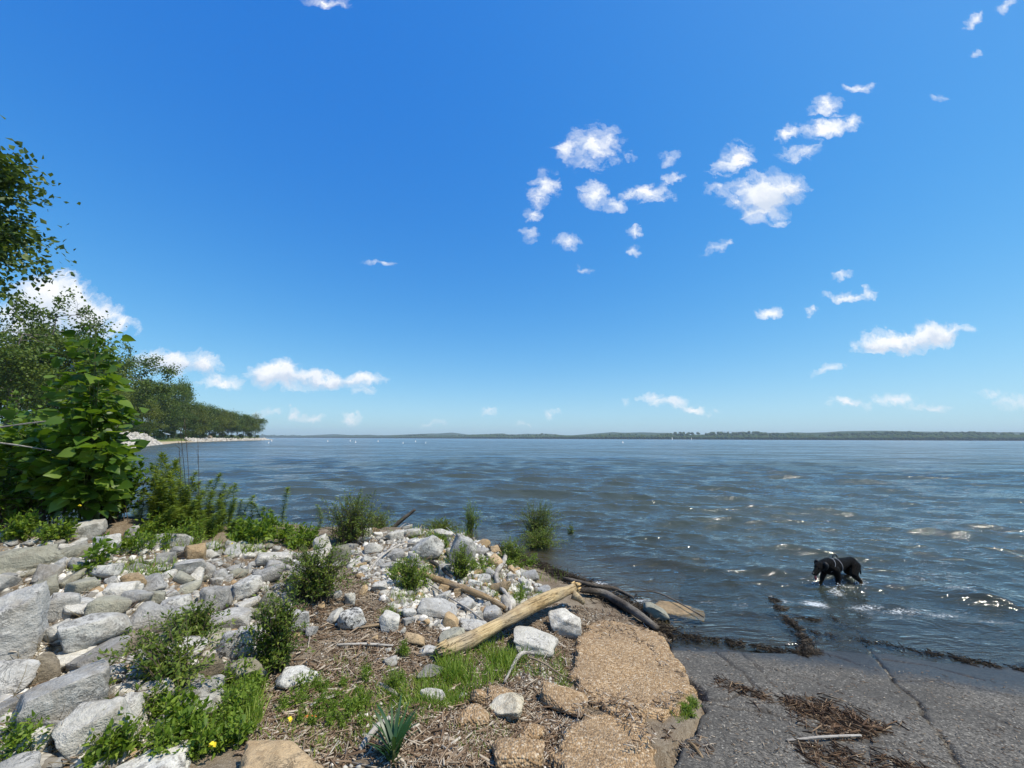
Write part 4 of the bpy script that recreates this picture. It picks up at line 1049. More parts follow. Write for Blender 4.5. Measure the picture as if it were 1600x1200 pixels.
litter('slab_twigs', 'bark chips and twigs scattered on the tan concrete slabs', 1700, SLABZ, .012, .07, .004, m_chip, 5, .1, dens=lambda q, gg: (q.__setitem__((slice(None), 2), q[:, 2] + .05) or True) & (vnoise(q[:, 0] * 5, q[:, 1] * 5, s=4) > -.2))
def band(name, label, poly, width, n, lmin, lmax, r, mat, seed, pile=.05, zmin=None):
    gg = np.random.default_rng(seed)
    W_ = ground([a for a, _ in poly], [b for _, b in poly])
    Wp = smooth_path(W_, 80)
    k = gg.uniform(0, 78.9, n); i = k.astype(int); f = (k - i)[:, None]
    q = Wp[i] * (1 - f) + Wp[i + 1] * f
    patch = np.clip(.55 + .75 * vnoise(k * .35, k * 0, s=seed) + .35 * vnoise(k * 1.3, k * 0, s=seed + 1), .04, 1.3)
    sel = gg.uniform(size=n) < patch; k, i, f, q, patch = k[sel], i[sel], f[sel], q[sel], patch[sel]; n = len(k)
    off_ = gg.normal(size=n) * width * (.5 + .8 * patch) + width * 1.1 * vnoise(k * .6, k * 0, s=seed + 2)
    tdir = Wp[i + 1] - Wp[i]; nn = np.stack([-tdir[:, 1], tdir[:, 0]], 1); nn /= np.linalg.norm(nn, axis=1, keepdims=True) + 1e-9
    q[:, :2] += nn * off_[:, None]
    ang = np.arctan2(tdir[:, 1], tdir[:, 0]) + gg.normal(size=n) * .95
    q[:, 2] = np.maximum(hs(q[:, 0], q[:, 1]), -.005 if zmin is None else zmin) + r + pile * .45 * np.exp(-(off_ / width) ** 2) * gg.uniform(0, 1, n)
    V, F = sticks_np(q, gg.uniform(lmin, lmax, n), r * gg.uniform(.4, 1.5, n), gg, .16, ang)
    return stuff(ob(name, mesh_np(name, V, F, mat, False)), label, 'debris')
band('wrack_line', 'dark wet driftwood wrack piled along the water edge', [(770, 858), (812, 872), (850, 885), (900, 908), (960, 938), (1000, 960), (1036, 988)], .13, 3600, .05, .32, .006, m_dark, 11, .10)
band('wrack_line', 'thin dark wrack line on the asphalt, from slab to broken lip', [(1036, 990), (1090, 997), (1140, 1003), (1200, 1015), (1262, 1023)], .04, 1100, .02, .12, .004, m_dark, 12, .035)
band('wrack_line', 'thick black weed strip along the broken lip of the ramp', [(1208, 938), (1222, 962), (1245, 985), (1258, 1005), (1264, 1022)], .035, 1900, .02, .14, .005, m_dark, 13, .05)
band('wrack_line', 'black weed strand branching off the broken lip', [(1210, 945), (1235, 962), (1262, 970), (1282, 972)], .022, 700, .02, .1, .004, m_dark, 14, .03)
band('wrack_line', 'black weed wisps on the wet asphalt beyond the lip', [(1292, 962), (1312, 976), (1318, 980)], .02, 300, .02, .1, .004, m_dark, 15, .02)
band('wrack_line', 'thin dark wrack line on the asphalt where the water film ends', [(1262, 990), (1310, 997), (1380, 1010), (1450, 1022), (1530, 1036), (1640, 1052)], .035, 1000, .02, .13, .004, m_dark, 16, .025)
band('twig_pile', 'brown twig and reed debris heaped on the asphalt', [(1120, 1065), (1170, 1082), (1220, 1098), (1270, 1112), (1320, 1130), (1370, 1150)], .07, 1500, .02, .17, .0045, m_twig, 17, .04)
band('twig_pile', 'thicker patch of brown debris beside the long crack', [(1265, 1110), (1310, 1122), (1360, 1148)], .11, 1100, .03, .2, .005, m_twig, 18, .06)
band('twig_pile', 'lower streak of brown debris on the asphalt', [(1250, 1170), (1320, 1185), (1400, 1200), (1470, 1220)], .07, 900, .02, .16, .004, m_twig, 19, .03)
band('twig_pile', 'few bark scraps on the asphalt by the slab corner', [(1040, 1150), (1075, 1165), (1110, 1180)], .05, 160, .02, .09, .005, m_chip, 20, .01)
RAMPZ = [(1060, 1010), (1260, 1030), (1600, 1065), (1600, 1200), (1030, 1200), (1090, 1100)]
litter('ramp_specks', 'loose bark specks and grit over the asphalt', 1000, RAMPZ, .006, .04, .0025, m_chip, 21, .05)

# ------------------------------------------------------------------ plants
def nrmz(a): return a / (np.linalg.norm(a, axis=-1, keepdims=True) + 1e-9)
SHAPES = {
    'diamond': (np.array([[0, 0, 0], [.45, .5, .10], [1, 0, -.06], [.45, -.5, .10]]), np.array([[0, 2, 1], [0, 3, 2]])),
    'lance': (np.array([[0, 0, 0], [.3, .5, .06], [.35, 0, 0], [.3, -.5, .06], [1, 0, -.16]]), np.array([[0, 2, 1], [0, 3, 2], [1, 2, 4], [2, 3, 4]])),
    'heart': (np.array([[0, 0, 0], [-.07, .24, .02], [.16, .47, .05], [.48, .40, .03], [.78, .17, -.06], [1, 0, -.16], [.78, -.17, -.06], [.48, -.40, .03], [.16, -.47, .05], [-.07, -.24, .02], [.3, 0, -.03], [.65, 0, -.08]]),
              np.array([[0, 10, 1], [1, 10, 2], [2, 10, 3], [3, 10, 11], [3, 11, 4], [4, 11, 5], [0, 9, 10], [9, 8, 10], [8, 7, 10], [7, 11, 10], [7, 6, 11], [6, 5, 11]])),
    'blade': (np.array([[0, .5, 0], [0, -.5, 0], [.4, .42, .0], [.4, -.42, .0], [.75, .28, -.07], [.75, -.28, -.07], [1, 0, -.20]]), np.array([[0, 1, 2], [1, 3, 2], [2, 3, 4], [3, 5, 4], [4, 5, 6]])),
}
def leaves_np(P, D, N, L, Wd, shape, zs=None):
    sv, sf = SHAPES[shape]
    D = nrmz(D); Sd = nrmz(np.cross(N, D)); N2 = np.cross(D, Sd)
    L = np.broadcast_to(L, (len(P),)); Wd = np.broadcast_to(Wd, (len(P),))
    V = P[:, None, :] + sv[None, :, 0:1] * (D * L[:, None])[:, None, :] + sv[None, :, 1:2] * (Sd * Wd[:, None])[:, None, :] + sv[None, :, 2:3] * (N2 * L[:, None])[:, None, :]
    F = sf[None] + (np.arange(len(P)) * len(sv))[:, None, None]
    return V.reshape(-1, 3), F.reshape(-1, 3)
def up_normals(n, gg, spread=.6):
    return nrmz(np.array([0, 0, 1.0]) + gg.normal(size=(n, 3)) * spread)
def plant(name, label, cat, loc, stems, leaves, leafmat, stemmat='dry', group=None, rz=0.0, smooth=False):
    r = thing(name, label, cat, tuple(loc), rz, group)
    if stems: ob('stem', tube_mesh('stem', stems, stemmat if not isinstance(stemmat, str) else LEAF[stemmat]), r)
    V, F = cat_mesh(leaves)
    ob('foliage', mesh_np('foliage', V, F, LEAF[leafmat], smooth), r)
    return r
def bush_np(seed, w, d, h, ntw, per, lL, lW, shape, open_=.35, lean=(0, 0), twr=.006, base_r=.15, zmin=.12, droop=0.0):
    gg = np.random.default_rng(seed); stems, lv = [], []
    for i in range(ntw):
        a = gg.uniform(0, 2 * PI); rr = gg.uniform() ** .5; zt = gg.uniform(zmin, 1) ** .8
        env = math.sqrt(max(.05, 1 - (zt * .93) ** 2)) * (.75 + .5 * gg.uniform())
        end = np.array([math.cos(a) * rr * env * w / 2 + lean[0] * zt, math.sin(a) * rr * env * d / 2 + lean[1] * zt, zt * h * (.85 + .2 * gg.uniform())])
        b0 = np.array([gg.normal() * base_r * w * .5, gg.normal() * base_r * d * .5, -.03])
        mid = (b0 + end) / 2 + np.array([-(end - b0)[0] * .15, -(end - b0)[1] * .15, .12 * h])
        P = smooth_path([b0, mid, end], 7)
        stems.append(tube(P, np.linspace(twr, twr * .3, 7), 4, False))
        t = gg.uniform(open_, 1.0, per); k = np.minimum((t * 6).astype(int), 5); f = (t * 6 - k)[:, None]
        q = P[k] * (1 - f) + P[k + 1] * f
        out_ = nrmz(gg.normal(size=(per, 3)) + nrmz(end - b0) * .7 + np.array([0, 0, .15 - droop]))
        sz = gg.uniform(.55, 1.15, per) * (1.1 - .35 * t)
        lv.append(leaves_np(q + out_ * lL * .25, out_, up_normals(per, gg, .55), lL * sz, lW * sz, shape))
    return stems, lv
def lance_np(seed, h, n=95, lL=.10, lW=.016, bend=.08, top=True):
    gg = np.random.default_rng(seed)
    P = smooth_path([[0, 0, -.03], [gg.normal() * bend * .3, gg.normal() * bend * .3, h * .5], [gg.normal() * bend, gg.normal() * bend, h]], 9)
    t = np.sort(gg.uniform(.12, 1, n)); k = np.minimum((t * 8).astype(int), 7); f = (t * 8 - k)[:, None]
    q = P[k] * (1 - f) + P[k + 1] * f
    a = np.arange(n) * 2.399 + gg.normal(size=n) * .3
    D = np.stack([np.cos(a), np.sin(a), .35 + .9 * np.clip(t - .8, 0, 1) * 4], 1)
    sz = np.where(t > .85, .6 + (1 - t) * 2, 1) * gg.uniform(.75, 1.15, n)
    return [tube(P, np.linspace(.006, .002, 9), 4, False)], [leaves_np(q, D, np.tile([0, 0, 1.0], (n, 1)) + gg.normal(size=(n, 3)) * .25, lL * sz, lW * sz, 'lance')]
m_stem = plain('green_stem', (.10, .12, .04), .7, .2)
m_twig2 = plain('dark_twig', (.09, .07, .05), .85, .2)

# the broad-leaved bush on the left
def pxbase(px, depth, dz=0.0):
    """bank point below a pixel column at a given depth"""
    q = atdepth(px, 900, depth); q[2] = float(hs(q[0], q[1])) + dz; return q
gb = np.random.default_rng(71)
bb = pxbase(128, 4.7)
stems, lv = [], []
tops = [(158, 512, 4.7), (140, 528, 4.75), (176, 522, 4.8), (120, 552, 4.8), (182, 575, 4.6), (100, 600, 5.0), (60, 655, 4.9), (196, 625, 4.8), (30, 672, 5.0), (150, 640, 4.5), (212, 668, 4.8), (115, 660, 4.5), (10, 700, 4.9), (205, 705, 4.6), (70, 695, 4.5), (135, 600, 4.9), (150, 700, 4.9),
        (140, 735, 4.5), (95, 730, 4.7), (84, 640, 5.2), (40, 665, 5.2), (226, 640, 4.9), (25, 660, 5.1), (-30, 665, 5.0), (0, 725, 4.7), (50, 745, 4.6), (190, 690, 4.5), (165, 590, 4.7), (-10, 690, 4.8), (205, 745, 4.7), (120, 690, 4.7)]
for (tx, ty, dp) in tops:
    tx -= 26 if tx > 160 else 8
    e = atdepth(tx, ty, dp) - bb
    P = smooth_path([[gb.normal() * .06, gb.normal() * .06, -.05], e * .45 + np.array([-e[0] * .18, gb.normal() * .08, e[2] * .12]), e], 12)
    stems.append(tube(P, np.linspace(.014, .003, 12), 5, False))
    n = 74
    t = gb.uniform(.34, 1.0, n); k = np.minimum((t * 11).astype(int), 10); f = (t * 11 - k)[:, None]
    q = P[k] * (1 - f) + P[k + 1] * f
    a = gb.uniform(0, 2 * PI, n)
    D = np.stack([np.cos(a), np.sin(a), gb.normal(size=n) * .35 - .1], 1)
    sz = (.055 + .125 * gb.uniform(size=n) ** 1.5) * (1.1 - .2 * t)
    q = q + nrmz(D) * (gb.uniform(.02, .24, n))[:, None]
    lv.append(leaves_np(q, D, up_normals(n, gb, .85), sz, sz * .95, 'heart'))
plant('broad_leaved_bush', 'tall bush with big heart-shaped bright green leaves on the bank', 'bush', bb, stems, lv, 'bush', m_stem)
for i, (px, dp, w, h, lab) in enumerate([(-20, 5.6, 2.9, 2.1, 'tall dense small-leaved thicket at the left of the broad-leaved bush'), (50, 4.9, 2.2, 1.25, 'dense dark-stemmed leafy shrub under the broad-leaved bush'), (-90, 4.6, 1.8, 1.35, 'dense leafy shrub beyond the rounded tan-grey boulder'), (150, 5.1, 1.3, .95, 'bright leafy shrub between the broad-leaved bush and the tall weeds')]):
    st, lv = bush_np(80 + i, w, 1.1, h, int(95 * max(1, h / 1.3)), 30, .085, .062, 'heart', .25, twr=.006)
    plant('leafy_shrub', lab, 'shrub', pxbase(px, dp), st, lv, 'bush', m_twig2)
# bare pale twigs in the bush, thin red-brown stalk in front
branch_pts = [(-30, 672, 4.3), (40, 662, 4.3), (100, 655, 4.35)]
P = np.array([atdepth(*q) for q in branch_pts])
log_between('bare_branch', 'long bare pale branch poking through the broad-leaved bush', P, [.010, .008, .003], 'grey', 6, 12, .1, 3, cat='branch')
P = np.array([atdepth(*q) for q in [(-30, 688, 4.4), (30, 696, 4.35), (80, 704, 4.35)]])
log_between('bare_branch', 'shorter bare brown branch below the long pale one', P, [.010, .008, .003], 'grey', 6, 12, .1, 4, cat='branch')

# tall lance-leaved weeds along the crest
LV = [lance_np(200 + i, 1.0, 200 + 10 * i, .125, .022) for i in range(4)]
LVm = [(tube_mesh('stem', st, m_stem), mesh_np('foliage', *cat_mesh(lv), LEAF['gold'], False)) for st, lv in LV]
g = np.random.default_rng(5)
def put_lance(px, top, depth, label, group):
    b = pxbase(px, depth); tp = atdepth(px, top, depth); h = max(.2, tp[2] - b[2])
    k = g.integers(4)
    r = thing('tall_weed', label, 'weed', tuple(b), g.uniform(0, 6.28), group)
    s_ = h; r.scale = (max(.75, s_ * .95), max(.75, s_ * .95), s_)
    ob('stem', LVm[k][0], r); ob('foliage', LVm[k][1], r)
for px, top, dp in [(228, 708, 5.4), (236, 712, 5.5), (246, 718, 5.3), (220, 726, 5.6), (256, 740, 5.3), (264, 722, 5.4), (272, 730, 5.6), (281, 738, 5.4), (292, 745, 5.5), (250, 752, 5.1), (232, 760, 5.2), (300, 752, 5.6), (318, 741, 5.6), (312, 760, 5.4),
                    (334, 757, 5.7), (342, 762, 5.8), (352, 757, 5.7), (204, 768, 5.9), (240, 735, 5.7), (275, 760, 5.2), (290, 770, 5.2), (262, 765, 5.2), (325, 775, 5.5)]:
    put_lance(px, top + 2, dp, 'tall narrow-leaved weed in the thicket on the bank crest', 'tall weeds in the thicket')
    put_lance(px + g.uniform(-9, 9), top + g.uniform(12, 45), dp - .15, 'tall narrow-leaved weed in the thicket on the bank crest', 'tall weeds in the thicket')
    put_lance(px + g.uniform(-12, 12), top + g.uniform(20, 60), dp - .3, 'tall narrow-leaved weed in the thicket on the bank crest', 'tall weeds in the thicket')
for px, top, dp, lab in [(434, 764, 6.6, 'single slender weed rising apart from the thicket over the water'), (492, 790, 7.6, 'slender weed beside the wide shrub at the water edge')]:
    put_lance(px, top, dp, lab, None)
for px, top in [(362, 782), (372, 778), (384, 786), (395, 790), (405, 795), (415, 800), (350, 790), (340, 800)]:
    put_lance(px, top, 6.0, 'short narrow-leaved weed at the end of the thicket', 'short weeds at the end of the thicket')
# thin dry stalks standing above the thicket
for i, (px, top, lean) in enumerate([(272, 690, .05), (288, 655, .0), (283, 670, -.01), (300, 688, .06)]):
    b = pxbase(px, 5.35); tp = atdepth(px + lean * 150, top, 5.35)
    P = smooth_path([b, (b + tp) / 2 + np.array([.02, 0, 0]), tp], 8)
    gg = np.random.default_rng(i)
    parts = [tube(P - b, np.linspace(.005, .0022, 8), 5, True)]
    for t in np.linspace(.75, .97, 6):
        q = (b + (tp - b) * t) - b; e = q + np.array([gg.normal() * .05, gg.normal() * .05, .07]); parts.append(tube([q, (q + e) / 2, e], [.002, .0018, .001], 4, False))
    o_ = ob('dry_stalk', tube_mesh('dry_stalk', parts, m_twig2), None, tuple(b))
    tag(o_, 'thin dark dry stalk standing above the weed thicket', 'stalk', 'dry stalks above the thicket')

# low leafy weeds
WV = [bush_np(300 + i, .42, .42, .26, 16, 13, .055, .026, 'lance', .2, twr=.003) for i in range(3)] + [bush_np(310 + i, .5, .5, .34, 14, 12, .075, .045, 'heart', .2, twr=.0035) for i in range(3)]
WVm = [(tube_mesh('stem', st, m_stem), mesh_np('foliage', *cat_mesh(lv), LEAF['weed'], False)) for st, lv in WV]
def put_weed(px, py, s_, label, group, ks=(0, 1, 2, 3, 4, 5)):
    q = g1(px, py); k = ks[g.integers(len(ks))]
    r = thing('weed_clump', label, 'weed', tuple(q), g.uniform(0, 6.28), group); s2 = s_ * g.uniform(.8, 1.2); r.scale = (s2, s2, s2 * g.uniform(.8, 1.2))
    ob('stem', WVm[k][0], r); ob('foliage', WVm[k][1], r)
def weeds(cx, cy, rx_, ry_, n, s_, label, group, ks=(0, 1, 2, 3, 4, 5)):
    for _ in range(n):
        a, r = g.uniform(0, 6.28), math.sqrt(g.uniform())
        put_weed(min(cx + rx_ * r * math.cos(a), 1590), cy + ry_ * r * math.sin(a), s_, label, group, ks)
weeds(255, 1160, 125, 40, 26, .55, 'leafy green weed in the patch between big white rock and ochre rock', 'weeds round the big white rock')
weeds(370, 1105, 28, 42, 14, .6, 'bright green weed beside the smooth olive-tan stone', 'weeds by the olive-tan stone', (0, 1, 2))
weeds(340, 838, 120, 14, 22, .85, 'bright leafy weed at the foot of the tall thicket', 'weeds at the foot of the thicket')
weeds(430, 848, 60, 16, 16, .9, 'leafy weed on the rocks between thicket and wide shrub', 'weeds right of the thicket')
weeds(230, 862, 40, 8, 5, .8, 'sparse leafy weed among grey rocks below the thicket', 'weeds among the grey rocks')
weeds(150, 900, 40, 8, 6, .45, 'small yellow-green creeping weed by the olive flat rock', 'creeping weeds', (0, 1, 2))
weeds(500, 1110, 70, 35, 22, .33, 'tiny weed sprouting from the leaf litter', 'tiny weeds in the litter', (0, 1, 2))
weeds(560, 1090, 90, 45, 22, .3, 'tiny weed sprouting from the leaf litter', 'tiny weeds in the litter', (0, 1, 2))
weeds(1070, 1108, 18, 18, 7, .28, 'small green tuft at the edge of slab and asphalt', 'tufts at the slab edge', (0, 1, 2))
weeds(740, 880, 30, 25, 9, .6, 'thin weed growing between the rocks of the mound', 'weeds on the mound', (0, 1, 2))
weeds(700, 850, 40, 12, 5, .6, 'thin weed growing between the rocks of the mound', 'weeds on the mound', (0, 1, 2))
weeds(810, 935, 40, 20, 8, .45, 'thin weed growing between the rocks of the mound', 'weeds on the mound', (0, 1, 2))
weeds(815, 880, 30, 12, 7, .7, 'weedy tuft above the dark wrack by the water', 'weeds above the wrack', (0, 1, 2))
weeds(640, 905, 30, 20, 6, .8, 'yellowish tuft of weed left of the rust-brown branch', 'tufts left of the brown branch', (0, 1, 2))
weeds(20, 1170, 30, 25, 5, .6, 'weed poking between the near grey rocks of the bank', 'weeds between the grey rocks', (0, 1, 2))
weeds(60, 842, 60, 6, 9, .8, 'weed in the shade under the broad-leaved bush', 'weeds under the broad-leaved bush')
put_weed(145, 895, 1.0, 'small seedling with drooping yellow-green leaves', None, (3, 4, 5))

# fine-leaved shrubs
for i, (px, by, wpx, hpx, lab, dens, lean, mat) in enumerate([
    (548, 850, 105, 76, 'wide fine-leaved shrub at the back of the mound by the water', 1.0, 0, 'shrub'),
    (492, 940, 125, 88, 'wide dark green shrub growing over rocks mid-bank', 1.15, 0, 'shrub'),
    (428, 1048, 92, 112, 'dark bushy shrub standing beside the smooth olive-tan stone', 1.2, 0, 'shrub'),
    (268, 1082, 170, 100, 'wispy open green shrub over the blotchy white block', .55, -.1, 'shrub'),
    (300, 1010, 100, 60, 'small leafy shrub behind the wispy open one', .7, 0, 'shrub'),
    (640, 925, 56, 55, 'small upright yellow-green shrub on the mound', .7, 0, 'gold'),
    (720, 905, 46, 50, 'small grey-green shrub on the pale rocks', .6, 0, 'gold'),
    (840, 838, 82, 58, 'dark shrub standing in the lake', .95, 0, 'shrub'),
    (842, 858, 74, 32, 'low green shrub in the shallows below the dark one', .7, 0, 'gold'),
    (734, 832, 40, 50, 'thin green sapling at the water line', .45, 0, 'weed'),
    (690, 838, 70, 24, 'low scrub on the water line behind the mound', .7, 0, 'shrub'),
    (590, 838, 60, 36, 'low scrub round the slanting dark limb', .7, 0, 'shrub'),
    (800, 880, 50, 34, 'small bush above the dark wrack by the lake', .8, 0, 'gold'),
    (782, 812, 60, 10, 'trailing water weed joined to the shrub in the lake', .35, 0, 'shrub'),
    (892, 838, 14, 30, 'tiny twig plant standing in the lake', .12, 0, 'shrub')]):
    q = g1(px, by); dp = (q - np.array([0, 0, CAMZ])) @ FW
    if by < 862 and px > 560: q = at(px, by, -.05); dp = (q - np.array([0, 0, CAMZ])) @ FW; q[2] = min(float(hs(q[0], q[1])), 0) if px > 700 else float(hs(q[0], q[1]))
    w = wpx * dp / FPX * 1.35; h = hpx * dp / FPX * 1.08
    n = int(62 * dens * max(.7, w)) + 6
    st, lv = bush_np(400 + i, w, w * .8, h, int(n * 2.4), 30, .040, .017, 'lance', .2, (lean, 0), twr=.0035)
    plant('shrub', lab, 'shrub', q, st, lv, mat, m_twig2)
# dense small round clumps on the litter
for i, (px, by, wpx, hpx, lab) in enumerate([(630, 1024, 28, 24, 'small round bright green clump left of the log'), (612, 1082, 48, 38, 'bright green feathery clump in the litter'), (607, 968, 50, 22, 'yellow-green tuft behind the white wedge rock')]):
    q = g1(px, by); dp = (q - np.array([0, 0, CAMZ])) @ FW; w = wpx * dp / FPX; h = hpx * dp / FPX
    st, lv = bush_np(450 + i, w, w, h, 50, 20, .022, .006, 'lance', .25, twr=.0015)
    plant('green_clump', lab, 'plant', q, st, lv, 'weed', m_stem)
# dark strap-leaved plant
q = g1(614, 1196); gg = np.random.default_rng(8); n = 34
a = gg.uniform(0, 6.28, n); D = np.stack([np.cos(a) * .75, np.sin(a) * .75, gg.uniform(.5, 1.5, n)], 1)
lvs = [leaves_np(np.stack([np.cos(a) * .015, np.sin(a) * .015, gg.uniform(0, .12, n)], 1), D, np.tile([0, 0, 1.0], (n, 1)) + gg.normal(size=(n, 3)) * .15, gg.uniform(.12, .21, n), gg.uniform(.014, .024, n), 'blade')]
plant('strap_leaved_plant', 'dark green plant with long strap-shaped leaves on the litter', 'plant', q, [tube([[0, 0, -.02], [0, 0, .05], [0, .005, .12]], [.008, .007, .004], 5)], lvs, 'strap', m_stem)
# yellow flowers / leaves
m_yel = plain('yellow_petal', (.75, .58, .03), .6, .2)
for px, py, s_, lab in [(334, 1161, .022, 'round yellow leaf among the low weeds'), (127, 790, .03, 'yellow leaf under the broad-leaved bush'), (362, 852, .04, 'yellow leaf in the weeds at the thicket foot'), (455, 1122, .02, 'yellow leaf on the litter')]:
    if py < 800: c = atdepth(px, py, 4.3)
    else:
        q = g1(px, py + 6); d_ = (q - np.array([0, 0, CAMZ])) @ FW; c = atdepth(px, py, d_ - .1)
    gg = np.random.default_rng(px); V, F = leaves_np(np.tile(c, (3, 1)), gg.normal(size=(3, 3)) * .6 + np.array([0, -.3, .2]), np.tile([0, -.6, .8], (3, 1)), s_ * .9, s_ * .85, 'heart')
    tag(ob('yellow_leaf', mesh_np('yellow_leaf', V, F, m_yel)), lab, 'leaf')
m_org = plain('orange_leaf', (.55, .16, .03), .6, .2)
q = g1(483, 1126); V, F = leaves_np(np.tile(q + np.array([0, 0, .012]), (2, 1)), np.array([[1, .3, .2], [-1, .1, .25]]), np.tile([0, -.3, 1.0], (2, 1)), .04, .03, 'heart')
tag(ob('fallen_leaf', mesh_np('fallen_leaf', V, F, m_org)), 'single orange dead leaf on the litter', 'leaf')

# grass
def grass(name, label, patches, seed):
    gg = np.random.default_rng(seed); Ps = []; Hs = []
    for cx, cy, rx_, ry_, n, h in patches:
        a, r = gg.uniform(0, 6.28, n), np.sqrt(gg.uniform(size=n))
        q = ground(cx + rx_ * r * np.cos(a), cy + ry_ * r * np.sin(a)); Ps.append(q); Hs.append(h * gg.uniform(.5, 1.25, n))
    P = np.concatenate(Ps); L = np.concatenate(Hs); n = len(P)
    keep_ = vnoise(P[:, 0] * 4, P[:, 1] * 4, s=seed) + gg.uniform(-.6, .6, n) > -.35
    P, L = P[keep_], L[keep_]; n = len(P)
    D = nrmz(gg.normal(size=(n, 3)) * .45 + np.array([-.1, 0, 1.0]))
    a = gg.uniform(0, 6.28, n)
    V, F = leaves_np(P, D, np.stack([np.cos(a), np.sin(a), np.full(n, .2)], 1), L, .0038 + L * .02, 'blade')
    stuff(ob(name, mesh_np(name, V, F, LEAF['grass'])), label, 'grass')
grass('grass', 'bright green grass growing under and before the big log', [(745, 1045, 62, 34, 2300, .13), (790, 1020, 50, 24, 800, .11), (700, 1080, 50, 30, 900, .09), (660, 1090, 70, 28, 1100, .07), (850, 1040, 40, 22, 400, .08), (880, 1070, 12, 20, 120, .07)], 1)
grass('grass', 'short sparse grass in the leaf litter before the log', [(600, 1110, 90, 40, 900, .05), (520, 1130, 90, 50, 800, .045), (560, 1060, 60, 40, 500, .045), (450, 1170, 60, 40, 500, .05), (760, 1150, 60, 40, 400, .04)], 2)
grass('grass', 'long grass tufts among the rocks of the bank and mound', [(390, 1110, 22, 40, 600, .11), (230, 895, 60, 12, 300, .12), (690, 885, 30, 20, 250, .12), (800, 930, 40, 18, 300, .10), (760, 905, 40, 20, 250, .10), (850, 900, 40, 12, 260, .09), (1068, 1108, 20, 22, 260, .05), (640, 940, 30, 12, 250, .10), (340, 865, 80, 8, 400, .18), (690, 838, 60, 8, 400, .2)], 3)

def dry_grass(name, label, zone, n, h, seed):
    gg = np.random.default_rng(seed); P = pts_zone(zone)(gg, n); n = len(P)
    keep_ = vnoise(P[:, 0] * 3, P[:, 1] * 3, s=seed) > -.05; P = P[keep_]; n = len(P)
    D = nrmz(gg.normal(size=(n, 3)) * np.array([1, 1, .4]) + np.array([0, 0, .45])); a = gg.uniform(0, 6.28, n); L = h * gg.uniform(.4, 1.3, n)
    V, F = leaves_np(P, D, np.stack([np.cos(a), np.sin(a), np.full(n, .4)], 1), L, np.full(n, .004), 'blade')
    stuff(ob(name, mesh_np(name, V, F, LEAF['dry'])), label, 'dry grass')
dry_grass('dry_grass', 'dead straw-coloured grass caught between the rocks of the bank', ZONE_BANK, 2600, .16, 41)
dry_grass('dry_grass', 'dead straw-coloured grass between the rocks of the mound', ZONE_MOUND, 1500, .12, 42)
# ------------------------------------------------------------------ trees
def tree_np(seed, H, R, cb, nlimb, nleaf, lsize, r0=.28, lean=(0, 0), flat=.5, per_clump=48, sub=6, spread=.16):
    """trunk parts and leaf arrays; cb = height where the crown begins"""
    gg = np.random.default_rng(seed); parts, tips = [], []
    top = np.array([lean[0], lean[1], H * .86])
    tr_ = smooth_path([[0, 0, -.4], [lean[0] * .15 + gg.normal() * .15, lean[1] * .15, H * .35], [lean[0] * .55 + gg.normal() * .3, lean[1] * .55 + gg.normal() * .3, H * .62], top], 12)
    parts.append(tube(tr_, np.linspace(r0, r0 * .18, 12), 8, True, .06, seed))
    for i in range(nlimb):
        f = .14 + .82 * (i + gg.uniform()) / nlimb; z = H * f
        k = np.interp(z, tr_[:, 2], np.arange(12)); k0 = min(int(k), 10); b0 = tr_[k0] + (tr_[k0 + 1] - tr_[k0]) * (k - k0)
        a = i * 2.4 + gg.normal() * .4
        zz_ = max(cb, z * .85) + (H - max(cb, z)) * gg.uniform(-.03, .55)
        e_ = math.sqrt(max(.08, 1 - ((zz_ - (cb + H) / 2) / ((H - cb) / 2 * 1.06)) ** 2))
        rad = R * e_ * gg.uniform(.6, 1.0)
        end = np.array([tr_[-1][0] * .6 + math.cos(a) * rad, tr_[-1][1] * .6 + math.sin(a) * rad, zz_])
        P = smooth_path([b0, b0 * .5 + end * .5 + np.array([0, 0, .04 * H]), end], 8)
        parts.append(tube(P, np.linspace(r0 * (.42 - .2 * f), r0 * .06, 8), 5, False, .08, seed + i))
        for j in range(sub):
            t = gg.uniform(.35, 1); kk = min(int(t * 7), 6); s0 = P[kk] + (P[kk + 1] - P[kk]) * (t * 7 - kk)
            s1_ = s0 + nrmz(gg.normal(size=3) * np.array([1, 1, .45]) + np.array([math.cos(a), math.sin(a), .35]) * .5) * R * gg.uniform(.18, .42)
            s1_[2] = max(s1_[2], cb * .9)
            parts.append(tube([s0, (s0 + s1_) / 2 + np.array([0, 0, .03 * H * gg.uniform()]), s1_], [r0 * .07, r0 * .05, r0 * .02], 4, False))
            tips.append(s1_); tips.append((s0 + s1_) / 2)
        tips.append(end)
    tips.append(top)
    tips = np.array(tips)
    ncl = max(len(tips), nleaf // per_clump)
    c = tips[gg.integers(len(tips), size=ncl)] + gg.normal(size=(ncl, 3)) * np.array([1, 1, flat]) * R * spread * .8
    per = nleaf // ncl
    q = (c[:, None, :] + gg.normal(size=(ncl, per, 3)) * np.array([1, 1, flat]) * R * spread * gg.uniform(.4, 1, (ncl, 1, 1))).reshape(-1, 3)
    n = len(q)
    D = nrmz(gg.normal(size=(n, 3)) + np.array([0, 0, -.25])); N_ = up_normals(n, gg, .8)
    sz = lsize * gg.uniform(.55, 1.25, n)
    return parts, leaves_np(q, D, N_, sz, sz * .72, 'diamond')
def tree_meshes(*a, mat='tree', bark='bark', **k):
    parts, (V, F) = tree_np(*a, **k)
    return tube_mesh('trunk', parts, WOOD[bark]), mesh_np('crown', V, F, LEAF[mat])
